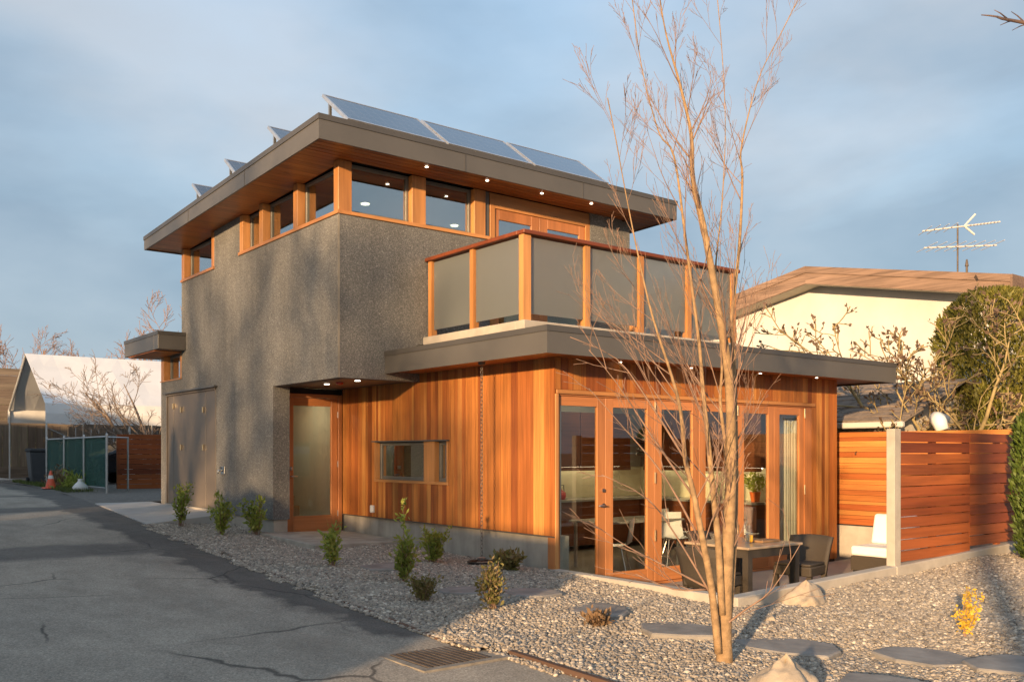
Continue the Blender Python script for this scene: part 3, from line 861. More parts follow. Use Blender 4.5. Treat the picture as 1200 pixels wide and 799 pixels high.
def sidewin(y0, y1, z0, z1):
    x0, x1, fw = XS + .13, XS + .19, .05
    return window('window', [(x0, x1, y0, y0 + fw, z0, z1), (x0, x1, y1 - fw, y1, z0, z1), (x0, x1, y0 + fw, y1 - fw, z0, z0 + fw), (x0, x1, y0 + fw, y1 - fw, z1 - fw, z1)],
           (x0 + .025, x0 + .031, y0 + fw, y1 - fw, z0 + fw, z1 - fw))
sidewin(12.18, 13.39, SILL, zso(13.3)); sidewin(13.54, 14.71, SILL, zso(14.6)); sidewin(14.86, 15.56, SILL, zso(15.5)); sidewin(17.06, 18.56, 4.94, zso(18.4))
def frontwin(x0, x1, z0, z1, y0=YF + .10, fw=.05, name='window'):
    return window(name, [(x0, x0 + fw, y0, y0 + .06, z0, z1), (x1 - fw, x1, y0, y0 + .06, z0, z1), (x0 + fw, x1 - fw, y0, y0 + .06, z0, z0 + fw), (x0 + fw, x1 - fw, y0, y0 + .06, z1 - fw, z1)],
           (x0 + fw, x1 - fw, y0 + .025, y0 + .031, z0 + fw, z1 - fw))
xa, xb = fx(483, YF), fx(499, YF)
hb('window_post', M['fir_v'], (xa, xb, YF - .003, YF + .17, SILL, zso(YF)), bevel=.004)
xc, xd = fx(556, YF), fx(569, YF)
hb('window_post', M['fir_v'], (xc, xd, YF - .003, YF + .17, SILL, zso(YF)), bevel=.004)
frontwin(XS + .21, xa, SILL, zso(YF)); frontwin(xb, xc, SILL, zso(YF))
hb('downpipe', M['fascia'], (xd + .01, 9.0, YF + .02, YF + .12, 3.05, zso(YF)))

# --- pair of deck doors
DX0, DX1 = 9.02, 11.215
dd = hb('deck_door_frame', M['fir_v'], (DX0, DX0 + .10, YF + .01, YF + .18, 3.02, 5.60), (DX1 - .10, DX1, YF + .01, YF + .18, 3.02, 5.60), bevel=.004)
piece('head', DX0 + .101, DX1 - .101, YF + .012, YF + .178, 5.47, 5.60, M['fir_x'], dd)
piece('transom_trim', DX0, DX1, YF + .03, YF + .18, 5.601, zso(YF), M['fir_x'], dd)
gl = [(fx(586, YF), fx(624, YF)), (fx(643, YF), fx(680, YF))]
midx = (gl[0][1] + gl[1][0]) / 2
for (a, c_), (g0, g1) in zip(((DX0 + .103, midx - .003), (midx + .003, DX1 - .103)), gl):
    b = MB()
    b.box(a, g0, YF + .03, YF + .08, 3.05, 5.465); b.box(g1, c_, YF + .03, YF + .08, 3.05, 5.465)
    b.box(g0, g1, YF + .03, YF + .08, 5.30, 5.465); b.box(g0, g1, YF + .03, YF + .08, 3.05, 3.33)
    o = b.build('deck_door', M['door_v'], house, bevel=.004)
    MB().box(g0, g1, YF + .05, YF + .056, 3.33, 5.30).build('pane', M['glass_upper'], o)

# --- rear lean-to roof with its high window
lr = hb('rear_roof', M['fascia'], (5.75, 7.6, 18.72, 20.7, 3.52, 3.86), (5.75, XS - .003, 18.45, 18.72, 3.52, 3.86), bevel=.006)
hb('cap_flashing', M['fascia_cap'], (5.738, XS - .003, 18.438, 18.72, 3.80, 3.87), (5.738, 7.6, 18.72, 20.712, 3.80, 3.87), parent=lr)
for k in range(9):
    piece('soffit_board', 5.78, XS - .002, 18.74 + k * .2, 18.93 + k * .2, 3.50, 3.518, M['soffit'], lr)
hb('window_post', M['fir_v'], (XS - .002, XS + .18, 19.80, 19.98, 2.99, 3.515), (XS - .002, XS + .18, 18.71, 18.80, 2.99, 3.515), bevel=.004)
hb('window_sill', M['fir_y'], (XS - .02, XS + .2, 18.71, 20.0, 2.972, 2.99))
sidewin(18.80, 19.80, 2.99, 3.515)

# --- garage doors: a fixed leaf and a pair, hinges in brass
GY0, GY1, GZ0, GZ1 = 16.82, 19.62, .45, 2.66
seams = [GY0 + .03, fy(240.5, XS), fy(203, XS), GY1 - .03]
gd = hb('garage_door_frame', M['metal_door'], (XS - .012, XS + .1, GY0, GY0 + .03, GZ0, GZ1), (XS - .012, XS + .1, GY1 - .03, GY1, GZ0, GZ1), (XS - .012, XS + .1, GY0 + .03, GY1 - .03, GZ1, 2.70), bevel=.003)
hb('drip_flashing', M['fascia'], (XS - .07, XS - .001, GY0 - .08, GY1 + .06, 2.703, 2.735), parent=gd)
hb('threshold', M['kerb'], (XS - .05, XS + .1, GY0 - .04, GY1 + .04, .40, .448), parent=gd)
for i in range(3):
    hb('garage_door', M['metal_door'], (XS + .012, XS + .06, seams[i] + .009, seams[i + 1] - .009, GZ0, GZ1 - .004), bevel=.004)
for px in (203, 212, 238):
    for py in (480, 524):
        yy = fy(px, XS); zz = onx(px, py if px != 203 else py - 4, XS).z
        if px == 203 and py == 524: continue
        o = MB().tube([(XS - .008, yy, zz - .055), (XS - .008, yy, zz + .055)], .02, 8).build('hinge', M['brass'], gd)
# hose tap in its box
ty, tz = onx(262, 551, XS).y, onx(262, 551, XS).z
hs = hb('tap_plate', M['steel'], (XS - .02, XS, ty - .09, ty + .09, tz - .07, tz + .07), bevel=.004)
MB().tube([(XS - .02, ty, tz), (XS - .09, ty, tz), (XS - .11, ty, tz - .06)], .018, 8).build('tap', M['galv'], hs, smooth=True)
MB().tube([(XS - .06, ty - .04, tz + .05), (XS - .06, ty + .04, tz + .05)], .012, 8).build('tap_handle', M['lamp_black'], hs)

# --- entry door
EX0, EX1, EZ0, EZ1 = 6.585, 7.655, .145, 2.49
ed = hb('entry_door_frame', M['door_v'], (EX0, EX0 + .05, YE - .06, YE + .1, EZ0, EZ1), (EX1 - .07, EX1, YE - .06, YE + .1, EZ0, EZ1), bevel=.004)
piece('head', EX0 + .051, EX1 - .071, YE - .058, YE + .1, EZ1 - .06, EZ1, M['door_x'], ed)
piece('threshold', EX0, EX1, YE - .09, YE + .1, EZ0 - .045, EZ0 - .002, M['fascia_cap'], ed)
a, c_ = EX0 + .054, EX1 - .074
b = MB()
b.box(a, a + .12, YE - .03, YE + .02, EZ0, EZ1 - .064); b.box(c_ - .12, c_, YE - .03, YE + .02, EZ0, EZ1 - .064)
edo = b.build('entry_door', M['door_v'], house, bevel=.004)
piece('rail', a + .121, c_ - .121, YE - .028, YE + .018, EZ1 - .20, EZ1 - .066, M['door_x'], edo)
piece('rail', a + .121, c_ - .121, YE - .028, YE + .018, EZ0, EZ0 + .28, M['door_x'], edo)
MB().box(a + .12, c_ - .12, YE - .01, YE - .004, EZ0 + .28, EZ1 - .20).build('pane', M['glass'], edo)
MB().tube([(a + .06, YE - .03, 1.10), (a + .06, YE - .075, 1.10), (a + .17, YE - .075, 1.10)], .012, 8).lathe([(.03, 0), (.03, .06)], 12, (a + .06, YE - .055, 1.2)).build('handle', M['steel'], edo, smooth=True)
for zz in (.45, 1.3, 2.15): MB().tube([(c_ + .002, YE - .036, zz - .05), (c_ + .002, YE - .036, zz + .05)], .012, 8).build('hinge', M['steel'], edo)
hb('entry_header', M['dark'], (EX0, EX1, YE, YE + .1, EZ1 + .002, 2.588))
hb('entry_jamb_infill', M['dark'], (EX1 + .002, XC - .022, YE - .01, YE + .1, .1, 2.588))

# --- cedar cladding, lane side
ZC0, ZC1 = .437, 2.70
WY0, WY1, WZ0, WZ1 = 11.27, 13.37, 1.05, 1.66
cl = hb('side_cladding', M['dark'], (XC + .003, XC + .05, YD + .03, WY0, ZC0 + .004, ZC1), (XC + .003, XC + .05, WY1, YE, ZC0 + .004, ZC1),
        (XC + .003, XC + .05, WY0, WY1, ZC0 + .004, WZ0), (XC + .003, XC + .05, WY0, WY1, WZ1, ZC1))
hb('base_flashing', M['fascia'], (XC - .03, XC + .02, YD - .02, YE - .02, .424, ZC0), parent=cl)
random.seed(21)
y = YD - .02
while y < YE - .07:
    w = random.choice((.062, .085, .085, .11, .135))
    y1 = min(y + w, YE - .068)
    for edge_ in (WY0 - .03, WY1 + .03):
        if y < edge_ < y1 and edge_ - y > .03: y1 = edge_
    jut = random.uniform(0, .003)
    if WY0 - .031 <= y and y1 <= WY1 + .031:
        piece('board', XC - .02 - jut, XC, y, y1 - .004, WZ1 + .03, ZC1, M['cedar_v'], cl)
        piece('board', XC - .02 - jut, XC, y, y1 - .004, ZC0 + .003, WZ0 - .03, M['cedar_v'], cl)
    else:
        piece('board', XC - .02 - jut, XC, y, y1 - .004, ZC0 + .003, ZC1, M['cedar_v'], cl)
    y = y1
# the two part window in it
sw = hb('side_window_frame', M['fir_y'], (XC - .035, XC + .16, WY0 - .028, WY1 + .028, WZ0 - .028, WZ0 + .012), bevel=.003)
hb('head_flashing', M['fascia'], (XC - .07, XC + .03, WY0 - .05, WY1 + .05, WZ1 + .008, WZ1 + .028), parent=sw)
piece('jamb', XC - .03, XC + .16, WY1 - .02, WY1 + .028, WZ0 + .013, WZ1 + .006, M['fir_v'], sw)
piece('jamb', XC - .03, XC + .16, WY0 - .028, WY0 + .02, WZ0 + .013, WZ1 + .006, M['fir_v'], sw)
my0, my1 = fy(511, XC), fy(498.5, XC)
piece('mullion', XC - .03, XC + .16, my0, my1, WZ0 + .013, WZ1 + .006, M['fir_v'], sw)
for (a, c_) in ((my1, WY1 - .02), (WY0 + .02, my0)):
    x0, x1, z0, z1, fw = XC + .05, XC + .11, WZ0 + .013, WZ1 + .006, .055
    window('window', [(x0, x1, a, a + fw, z0, z1), (x0, x1, c_ - fw, c_, z0, z1), (x0, x1, a + fw, c_ - fw, z0, z0 + fw), (x0, x1, a + fw, c_ - fw, z1 - fw, z1)],
           (x0 + .02, x0 + .026, a + fw, c_ - fw, z0 + fw, z1 - fw))
q = onx(438, 596, XC - .02)
hb('outdoor_socket', M['white_plastic'], (XC - .07, XC - .026, q.y - .045, q.y + .045, q.z - .06, q.z + .06), bevel=.008)

# --- cedar, patio side: boards over the doors and a pier at the right
ZP = -.32
FX0, FX1 = 7.70, fx(950, YD)
HZ = 2.30
cf = hb('front_cladding', M['dark'], (XC + .05, XR - .03, YD + .004, YD + .05, HZ, ZC1), (FX1 + .002, XR - .03, YD + .004, YD + .05, ZP, HZ - .001))
x = XC + .002
while x < XR - .03:
    w = random.choice((.062, .085, .11, .135)); x1 = min(x + w, XR)
    if x < FX1 < x1 and FX1 - x > .03: x1 = FX1
    piece('board', x, x1 - .004, YD - .02 - random.uniform(0, .003), YD, (HZ + .002) if x < FX1 - .01 else ZP + .05, ZC1, M['cedar_v'], cf)
    x = x1
y = YD - .018
for k in range(12):
    piece('board', XR - .021, XR, y + .02, y + .116, ZP + .05, ZC1, M['cedar_v'], cf); y += .12
hb('head_trim', M['fir_x'], (XC - .0, FX1 + .06, YD - .05, YD - .026, 2.245, 2.297), bevel=.004)
hb('corner_trim', M['fir_v'], (XC - .019, XC + .03, YD - .05, YD - .026, ZP, 2.243), bevel=.003)

# --- folding patio doors
gp = [(655, 698.5), (717, 757), (774, 810), (825.5, 854), (870.5, 899), (912, 935)]
gxs = [(fx(a, YD + .02), fx(c_, YD + .02)) for a, c_ in gp]
FZ1, GZT, GZB = 2.235, 2.10, -.10
cuts = [gxs[0][0] - .10] + [(gxs[i][1] + gxs[i + 1][0]) / 2 for i in range(5)] + [gxs[5][1] + .13]
pf = hb('patio_door_frame', M['door_x'], (XC + .031, FX1, YD - .02, YD + .12, FZ1 - .012, FZ1 + .06), (XC + .031, FX1, YD - .04, YD + .12, ZP - .02, ZP + .03), bevel=.004)
piece('jamb', XC + .031, cuts[0], YD - .018, YD + .12, ZP + .031, FZ1 - .013, M['door_v'], pf)
piece('jamb', cuts[6], FX1, YD - .018, YD + .12, ZP + .031, FZ1 - .013, M['door_v'], pf)
for i in range(6):
    a, c_ = cuts[i] + .002, cuts[i + 1] - .002
    g0, g1 = gxs[i]
    g0 = max(g0, a + .05)
    b = MB()
    b.box(a, g0, YD - .005, YD + .045, ZP + .034, FZ1 - .016); b.box(g1, c_, YD - .005, YD + .045, ZP + .034, FZ1 - .016)
    o = b.build('patio_door', M['door_v'], house, bevel=.004)
    piece('rail', g0 + .0005, g1 - .0005, YD - .003, YD + .043, GZT, FZ1 - .017, M['door_x'], o)
    piece('rail', g0 + .0005, g1 - .0005, YD - .003, YD + .043, ZP + .035, GZB, M['door_x'], o)
    MB().box(g0, g1, YD + .018, YD + .024, GZB, GZT).build('pane', M['glass'], o)
    if i == 0:
        hx = g1 + .10
        MB().tube([(hx, YD - .005, .80), (hx, YD - .06, .80), (hx - .12, YD - .06, .80)], .011, 8).build('handle', M['steel'], o, smooth=True)
        MB().tube([(hx - .0, YD - .02, .80), (hx - .0, YD - .006, .80)], .03, 12).tube([(hx, YD - .025, 1.0), (hx, YD - .006, 1.0)], .026, 12).build('escutcheon', M['steel'], o)
    if i in (1, 3):
        for zz in (2.13, 1.15, .35):
            MB().tube([(c_ + .002, YD - .018, zz - .075), (c_ + .002, YD - .018, zz + .075)], .013, 8).build('hinge', M['brass'], o)
    if i == 5:
        for zz in (2.13, .9): MB().tube([(c_ + .002, YD - .022, zz - .075), (c_ + .002, YD - .022, zz + .075)], .013, 8).build('hinge', M['brass'], o)

# --- lower roof
LX0, LX1, LY0 = 7.05, 14.76, 8.30
LZ0, LZ1 = 2.67, 3.0
lo = hb('lower_roof', M['dark'], (LX0 + .03, LX1 - .03, LY0 + .03, YF - .002, LZ0 + .06, LZ1 - .01), (12.21, LX1 - .03, YF - .002, 20.0, LZ0 + .06, LZ1 - .01))
hb('fascia', M['fascia'], (LX0, LX1, LY0, LY0 + .03, LZ0, LZ1 - .07), (LX0, LX0 + .03, LY0 + .03, YF - .003, LZ0, LZ1 - .07), (LX1 - .03, LX1, LY0 + .03, 20.0, LZ0, LZ1 - .07), parent=lo)
hb('cap_flashing', M['fascia_cap'], (LX0 - .012, LX1 + .012, LY0 - .012, LY0 + .06, LZ1 - .07, LZ1), (LX0 - .012, LX0 + .06, LY0 + .06, YF - .003, LZ1 - .07, LZ1), (LX1 - .06, LX1 + .012, LY0 + .06, 20.0, LZ1 - .07, LZ1), parent=lo)
M['soffit_y'] = wood('cedar_soffit_side', [(0.44, 0.145, 0.038), (0.50, 0.18, 0.048), (0.38, 0.12, 0.032)], 'y', rough=.4)
for k in range(5):
    x0 = LX0 + .034 + k * .122
    for (ya, yb) in ((LY0 + .035, 10.3), (10.304, YF - .005)):
        piece('soffit_board', x0, x0 + .118, ya, yb, 2.70, 2.718, M['soffit_y'], lo)
for k in range(5):
    y0 = LY0 + .034 + k * .118
    for (xa, xb) in ((LX0 + .65, 9.9), (9.904, 12.3), (12.304, LX1 - .034)):
        piece('soffit_board', xa, xb, y0, y0 + .114, 2.70, 2.718, M['soffit'], lo)
for k in range(30):
    piece('soffit_board', XR + .004, LX1 - .034, 8.93 + k * .14, 9.066 + k * .14, 2.70, 2.718, M['soffit'], lo)
for (px, py) in ((724, 424.5), (810, 431), (891, 437.5), (957, 442.5)):
    q = onz(px, py, 2.699)
    MB().lathe([(.020, 0), (.020, -.006)], 14, (q.x, min(q.y, 8.8), 2.699)).build('downlight', M['lamp_on'], lo)

# --- roof deck: kerb, posts, frosted panels, cap rail
RXL, RXR, RYF = 7.84, 12.20, 9.69
hb('deck_floor', M['cedar_x'], (RXL + .07, RXR - .07, RYF + .07, YF - .003, LZ1 - .008, LZ1 + .06))
dk = hb('deck_kerb', M['kerb'], (RXL - .12, RXR + .06, RYF - .13, RYF + .06, LZ1 + .002, 3.26), (RXL - .12, RXL + .06, RYF + .06, YF - .004, LZ1 + .002, 3.26), (RXR - .12, RXR + .06, RYF + .06, YF - .004, LZ1 + .002, 3.26), bevel=.008)
hb('scupper', M['dark'], (RXL - .24, RXL - .125, 11.86, 12.02, LZ1 + .02, 3.13))
rail = hb('deck_railing', M['rail_cap'], (RXL - .09, RXR + .09, RYF - .09, RYF + .07, 4.42, 4.475), (RXL - .09, RXL + .07, RYF + .07, YF - .004, 4.42, 4.475), (RXR - .07, RXR + .09, RYF + .07, YF - .004, 4.42, 4.475), bevel=.008)
fp = [RXL, 8.94, 10.03, 11.09, 12.18]
lp = [11.94, 10.85]
for i, x in enumerate(fp):
    w = .065 if i == 0 else .048
    piece('post', x - w, x + w, RYF - .05, RYF + .05, 3.262, 4.419, M['fir_v'], rail)
for y in lp:
    piece('post', RXL - .05, RXL + .05, y - .045, y + .045, 3.262, 4.419, M['fir_v'], rail)
    piece('post', RXR - .05, RXR + .05, y - .045, y + .045, 3.262, 4.419, M['fir_v'], rail)
for a, c_ in zip(fp[:-1], fp[1:]):
    piece('glass_panel', a + .055, c_ - .055, RYF - .006, RYF + .006, 3.37, 4.40, M['frosted'], rail)
for a, c_ in ((10.9, 11.89), (RYF + .055, 10.8)):
    piece('glass_panel', RXL - .006, RXL + .006, a, c_, 3.37, 4.40, M['frosted'], rail)
    piece('glass_panel', RXR - .006, RXR + .006, a, c_, 3.37, 4.40, M['frosted'], rail)

# --- inside: floors, walls, ceilings
hb('room_floor', M['room_floor'], (XC + .06, 13.7, YD + .13, 13.2, ZP - .1, ZP + .02), (EX0, 7.66, YE + .11, 18.0, 0, .14))
hb('room_wall', M['room_wall'], (XC + .35, 13.7, 13.2, 13.3, ZP, 2.66), (XC + .16, XC + .2, YD + .1, WY0 - .06, ZP, 2.66), (XC + .16, XC + .2, WY1 + .06, 13.2, ZP, 2.66),
   (XC + .16, XC + .2, WY0 - .06, WY1 + .06, ZP, WZ0 - .06), (XC + .16, XC + .2, WY0 - .06, WY1 + .06, WZ1 + .06, 2.66))
hb('room_ceiling', M['room_wall'], (XC + .1, 13.7, YD + .13, 13.2, 2.60, 2.66))
hb('upper_room_wall', M['room_wall'], (6.6, 11.9, 15.6, 15.7, 2.9, 5.66))
hb('upper_room_floor', M['room_floor'], (6.5, 11.99, YF + .41, 18.4, 2.85, 2.95))
hb('upper_room_ceiling', M['room_wall'], (6.5, 11.99, YF + .21, 18.4, 5.62, 5.66))
hb('entry_wall', M['room_wall'], (EX0 - .1, 8.3, 17.2, 17.3, .14, 2.7))
hb('entry_panelling', M['room_wall'], (7.665, 7.70, YE + .11, 17.2, .14, 2.7))
hb('entry_picture', M['walnut'], (6.9, 7.35, 17.17, 17.198, 1.15, 1.75))
for k in range(5):
    hb('stair', M['oak'], (7.0 - k * .0, 7.66, 16.0 + k * .22, 17.19, .14 + k * .18, .14 + k * .18 + .178))
for (x_, y_) in ((7.6, 13.6), (9.6, 13.9)):
    MB().lathe([(.07, 0), (.07, -.012)], 18, (x_, y_, 5.619)).build('room_lamp', M['lamp_on'], house)
MB().lathe([(.10, 0), (.10, -.012)], 18, (7.0, 15.4, 2.55)).build('room_lamp', M['lamp_room'], house)  # unseen lamp added to brighten the entry
for (x_, y_) in ((9.0, 10.3), (11.0, 10.3), (12.7, 10.3), (9.8, 12.2), (11.8, 12.2)):
    MB().lathe([(.10, 0), (.10, -.012)], 18, (x_, y_, 2.599)).build('room_lamp', M['lamp_room'], house)  # unseen ceiling discs added to brighten the kitchen
# kitchen fitted along the back and right walls
kz = ZP + .02
kit = hb('kitchen_units', M['walnut'], (9.0, 13.05, 12.6, 13.19, kz + .1, kz + .9), (13.1, 13.69, 9.9, 13.19, kz + .1, kz + .9), bevel=.004)
hb('counter_top', M['counter'], (8.97, 13.08, 12.56, 13.19, kz + .901, kz + .94), (13.08, 13.69, 9.88, 13.19, kz + .901, kz + .94), parent=kit)
hb('splashback', M['cream_tile'], (9.0, 13.69, 13.17, 13.195, kz + .942, kz + 1.52), (13.67, 13.695, 9.9, 13.16, kz + .942, kz + 1.52), parent=kit)
for k in range(5):
    hb('wall_cupboard', M['walnut'], (9.75 + k * .66, 10.40 + k * .66, 12.84, 13.18, kz + 1.53, kz + 2.55), parent=kit, bevel=.004)
for k in range(4):
    hb('wall_cupboard', M['walnut'], (13.36, 13.68, 10.0 + k * .7, 10.69 + k * .7, kz + 1.53, kz + 2.55), parent=kit, bevel=.004)
hb('lit_strip', M['lamp_strip'], (9.8, 12.9, 13.0, 13.03, kz + 1.515, kz + 1.528), (13.52, 13.55, 10.1, 12.7, kz + 1.515, kz + 1.528), parent=kit)
hb('valance', M['walnut'], (9.75, 13.05, 12.84, 12.862, kz + 1.46, kz + 1.529), (13.36, 13.382, 10.0, 12.8, kz + 1.46, kz + 1.529), parent=kit)
for k in range(3): hb('fridge_cabinet', M['walnut'], (9.0, 9.73, 12.58, 13.18, kz + .945 + k * .55, kz + 1.49 + k * .55), parent=kit, bevel=.004)
bar = hb('breakfast_bar', M['walnut'], (8.2, 9.9, 11.9, 12.3, kz, kz + .96), bevel=.004)
hb('bar_top', M['counter'], (8.1, 10.0, 11.75, 12.38, kz + .961, kz + 1.0), parent=bar, bevel=.004)

# ================================================================== solar panels on the roof
def solar_panel(x0, yh, label, group, dz=0):
    y0, y1 = yh - .77, yh
    za, zc = zt(y0) + .10 + dz, zt(y1) + .70 + dz
    th = thing('solar_panel', label, 'solar panel', (x0 + .82, (y0 + y1) / 2, zt(yh)), 0, group)
    nrm = Vector((0, -(zc - za), y1 - y0)).normalized()
    def slab(xa, xb, s0, s1, d0, d1):
        def P(x, s, d): 
            q = Vector((x, y0 + (y1 - y0) * s, za + (zc - za) * s)) + nrm * d
            return tuple(q)
        return [P(xa, s0, d0), P(xb, s0, d0), P(xb, s1, d0), P(xa, s1, d0), P(xa, s0, d1), P(xb, s0, d1), P(xb, s1, d1), P(xa, s1, d1)]
    w = 1.64
    b = MB()
    b.hexa(slab(x0, x0 + .03, 0, 1, -.045, .003)); b.hexa(slab(x0 + w - .03, x0 + w, 0, 1, -.045, .003))
    b.hexa(slab(x0 + .03, x0 + w - .03, 0, .035, -.045, .003)); b.hexa(slab(x0 + .03, x0 + w - .03, .965, 1, -.045, .003))
    b.build('frame', M['alu'], th)
    MB().hexa(slab(x0 + .03, x0 + w - .03, .035, .965, -.02, -.002)).build('glass', M['solar'], th)
    b = MB()
    for xx in (x0 + .08, x0 + w - .12):
        b.hexa(slab(xx, xx + .045, -.02, 1.05, -.09, -.047))
        b.box(xx, xx + .04, y1 - .06, y1 - .02, zt(y1) - .005, zc - .08); b.box(xx, xx + .04, y0 + .02, y0 + .06, zt(y0) - .005, za - .03)
    b.build('bracket', M['galv'], th)
for i in range(3):
    lab = ('solar panel of the row along the front eave above the roof corner', 'middle solar panel of the row along the front eave', 'solar panel of the front eave row nearest the roof deck end')[i]
    solar_panel(6.2 + i * 1.70, 12.36, lab, 'solar panels in rows on the upper roof')
for j, (yh, lab) in enumerate(((14.30, 'tilted solar panel ending the second row, peeping over the lane side eave'), (16.18, 'tilted solar panel ending the third row, peeping over the lane side eave'), (17.85, 'tilted solar panel ending the rearmost row, peeping over the lane side eave'))):
    solar_panel(6.2, yh, lab, 'solar panels in rows on the upper roof', .14)
    for i in (1, 2): solar_panel(6.2 + i * 1.70, yh, '%s solar panel of the %s row, hidden behind the front eave row' % (('middle', 'deck end')[i - 1], ('second', 'third', 'rearmost')[j]), 'solar panels in rows on the upper roof', .14)

# ================================================================== rain chain
random.seed(2)
rx, ry = 7.30, fy(564.5, 7.30)
rc = thing('rain_chain', 'steel rain chain hanging from the lower roof eave down the cedar wall', 'rain chain', (rx, ry, 0))
b = MB(); z = 2.69; k = 0
zend = gravel_z(rx, ry) + .12
while z > zend:
    a = (k % 2) * math.pi / 2
    pts = [(rx + .018 * math.cos(q) * math.cos(a), ry + .018 * math.cos(q) * math.sin(a), z - .03 + .03 * math.sin(q)) for q in [i * 2 * math.pi / 8 for i in range(9)]]
    b.tube(pts, .0045, 4, cap=False); z -= .05; k += 1
b.build('chain', M['chain'], rc, smooth=True)
MB().lathe([(.05, 0), (.06, .03), (.035, .035)], 14, (rx, ry, zend - .06)).build('anchor', M['galv'], rc)
MB().lathe([(.04, 0), (.055, .05), (.055, .06)], 14, (rx, ry, 2.66)).build('outlet', M['fascia'], rc)
zb_ = gravel_z(rx, ry)
tag(MB().lathe([(.01, .0), (.16, .0), (.22, .05), (.19, .055), (.15, .02), (.01, .015)], 20, (rx + .02, ry, zb_ - .01)).build('drain_basin', M['lamp_black'], smooth=True), 'round black basin in the gravel under the rain chain', 'basin')

# ================================================================== patio furniture
def wicker_chair(x, y, rz, label):
    t_ = thing('patio_chair', label, 'chair', (x, y, ZP), rz, 'wicker chairs round the patio table')
    # faces +y in local space; back at -y
    b = MB().box(-.25, .25, -.22, .26, .30, .42); b.build('seat', M['wicker'], t_, bevel=.02, local=True, seg=2)
    b = MB(); n = 9
    rows = [(.30, -.20), (.42, -.225), (.54, -.26), (.65, -.305), (.75, -.36)]
    for thick in (0, .045):
        for zz, yy in rows:
            for k in range(n):
                s = k / (n - 1) * 2 - 1
                b.v.append((s * (.26 + .05 * (zz - .3)), yy - thick + .055 * s * s, zz + (.02 * (1 - s * s) if zz > .7 else 0)))
    R_ = len(rows)
    for tt in range(2):
        o_ = tt * R_ * n
        for j in range(R_ - 1):
            for k in range(n - 1):
                q = (o_ + j * n + k, o_ + j * n + k + 1, o_ + (j + 1) * n + k + 1, o_ + (j + 1) * n + k)
                b.f.append(q if tt else q[::-1])
    o_ = R_ * n
    for k in range(n - 1):
        a = (R_ - 1) * n + k; b.f.append((a, o_ + a, o_ + a + 1, a + 1)); b.f.append((k, k + 1, o_ + k + 1, o_ + k))
    for j in range(R_ - 1):
        a = j * n; b.f.append((a, o_ + a, o_ + a + n, a + n)); a = j * n + n - 1; b.f.append((a, a + n, o_ + a + n, o_ + a))
    b.build('backrest', M['wicker'], t_, smooth=True, local=True)
    for sx in (-1, 1):
        MB().hexa([(sx * .21 - .025, .20, 0), (sx * .21 + .025, .20, 0), (sx * .21 + .025, .25, 0), (sx * .21 - .025, .25, 0), (sx * .22 - .03, .20, .30), (sx * .22 + .03, .20, .30), (sx * .22 + .03, .26, .30), (sx * .22 - .03, .26, .30)]).build('leg', M['wicker'], t_, local=True)
        MB().hexa([(sx * .21 - .025, -.27, 0), (sx * .21 + .025, -.27, 0), (sx * .21 + .025, -.22, 0), (sx * .21 - .025, -.22, 0), (sx * .22 - .03, -.22, .30), (sx * .22 + .03, -.22, .30), (sx * .22 + .03, -.16, .30), (sx * .22 - .03, -.16, .30)]).build('leg', M['wicker'], t_, local=True)
    b = MB().box(-.24, .24, -.18, .25, .421, .455); b.build('cushion', M['wicker'], t_, bevel=.015, local=True, seg=2)
    return t_
wicker_chair(10.05, 6.92, R(100), 'dark wicker chair at the patio table with its back towards the white seat')
wicker_chair(9.75, 7.95, R(195), 'dark wicker chair tucked behind the patio table by the glass doors')
wicker_chair(8.34, 6.92, R(-80), 'dark wicker chair behind the tree stems with its back to the gravel strip')
TX0, TX1, TY0, TY1, TZ = 8.62, 9.66, 6.62, 7.58, ZP + .74
tb = thing('patio_table', 'square dark wicker dining table with pale top on the patio', 'table', (9.14, 7.1, ZP))
hb('top', simple('table_top_stone', (0.40, 0.30, 0.20), .25, var=.1), (TX0, TX1, TY0, TY1, TZ - .03, TZ), parent=tb, bevel=.006)
hb('apron', M['wicker'], (TX0 + .03, TX1 - .03, TY0 + .03, TY1 - .03, TZ - .13, TZ - .031), parent=tb)
for x in (TX0 + .03, TX1 - .11):
    for y in (TY0 + .03, TY1 - .11):
        hb('leg', M['wicker'], (x, x + .08, y, y + .08, ZP, TZ - .131), parent=tb)
# things on the table
def carafe(x, y, z, label):
    t_ = thing('juice_carafe', label, 'carafe', (x, y, z))
    MB().lathe([(.04, .003), (.05, .02), (.05, .10), (.035, .16), (.032, .19), (.04, .21)], 16, (x, y, z)).build('glass', M['glass_clear'], t_, smooth=True)
    MB().lathe([(.035, .008), (.045, .02), (.045, .095), (.01, .096)], 16, (x, y, z)).build('juice', M['juice'], t_, smooth=True)
carafe(9.1, 6.98, TZ, 'small glass carafe of orange juice on the patio table')
def tumbler(x, y, z, label):
    b = MB().lathe([(.028, .001), (.034, .12), (.031, .12), (.025, .006)], 14, (x, y, z))
    tag(b.build('drinking_glass', M['glass_clear'], smooth=True), label, 'glass', 'drinking glasses on the patio table')
tumbler(8.83, 6.97, TZ, 'clear drinking glass farthest from the juice carafe, by the tree stems')
tumbler(8.92, 7.08, TZ, 'clear drinking glass on the door side of the cluster of three')
tumbler(9.0, 6.93, TZ, 'clear drinking glass right beside the juice carafe')
tag(hb('serving_board', M['oak'], (9.2, 9.55, 6.86, 7.08, TZ + .001, TZ + .025), bevel=.006), None, None)
sbd = bpy.data.objects['serving_board']; sbd.parent = None; sbd.location = WL['serving_board']; tag(sbd, 'pale wooden serving board lying on the patio table', 'board')
bt = thing('water_bottle', 'clear glass bottle standing behind the juice carafe', 'bottle', (9.2, 7.12, TZ))
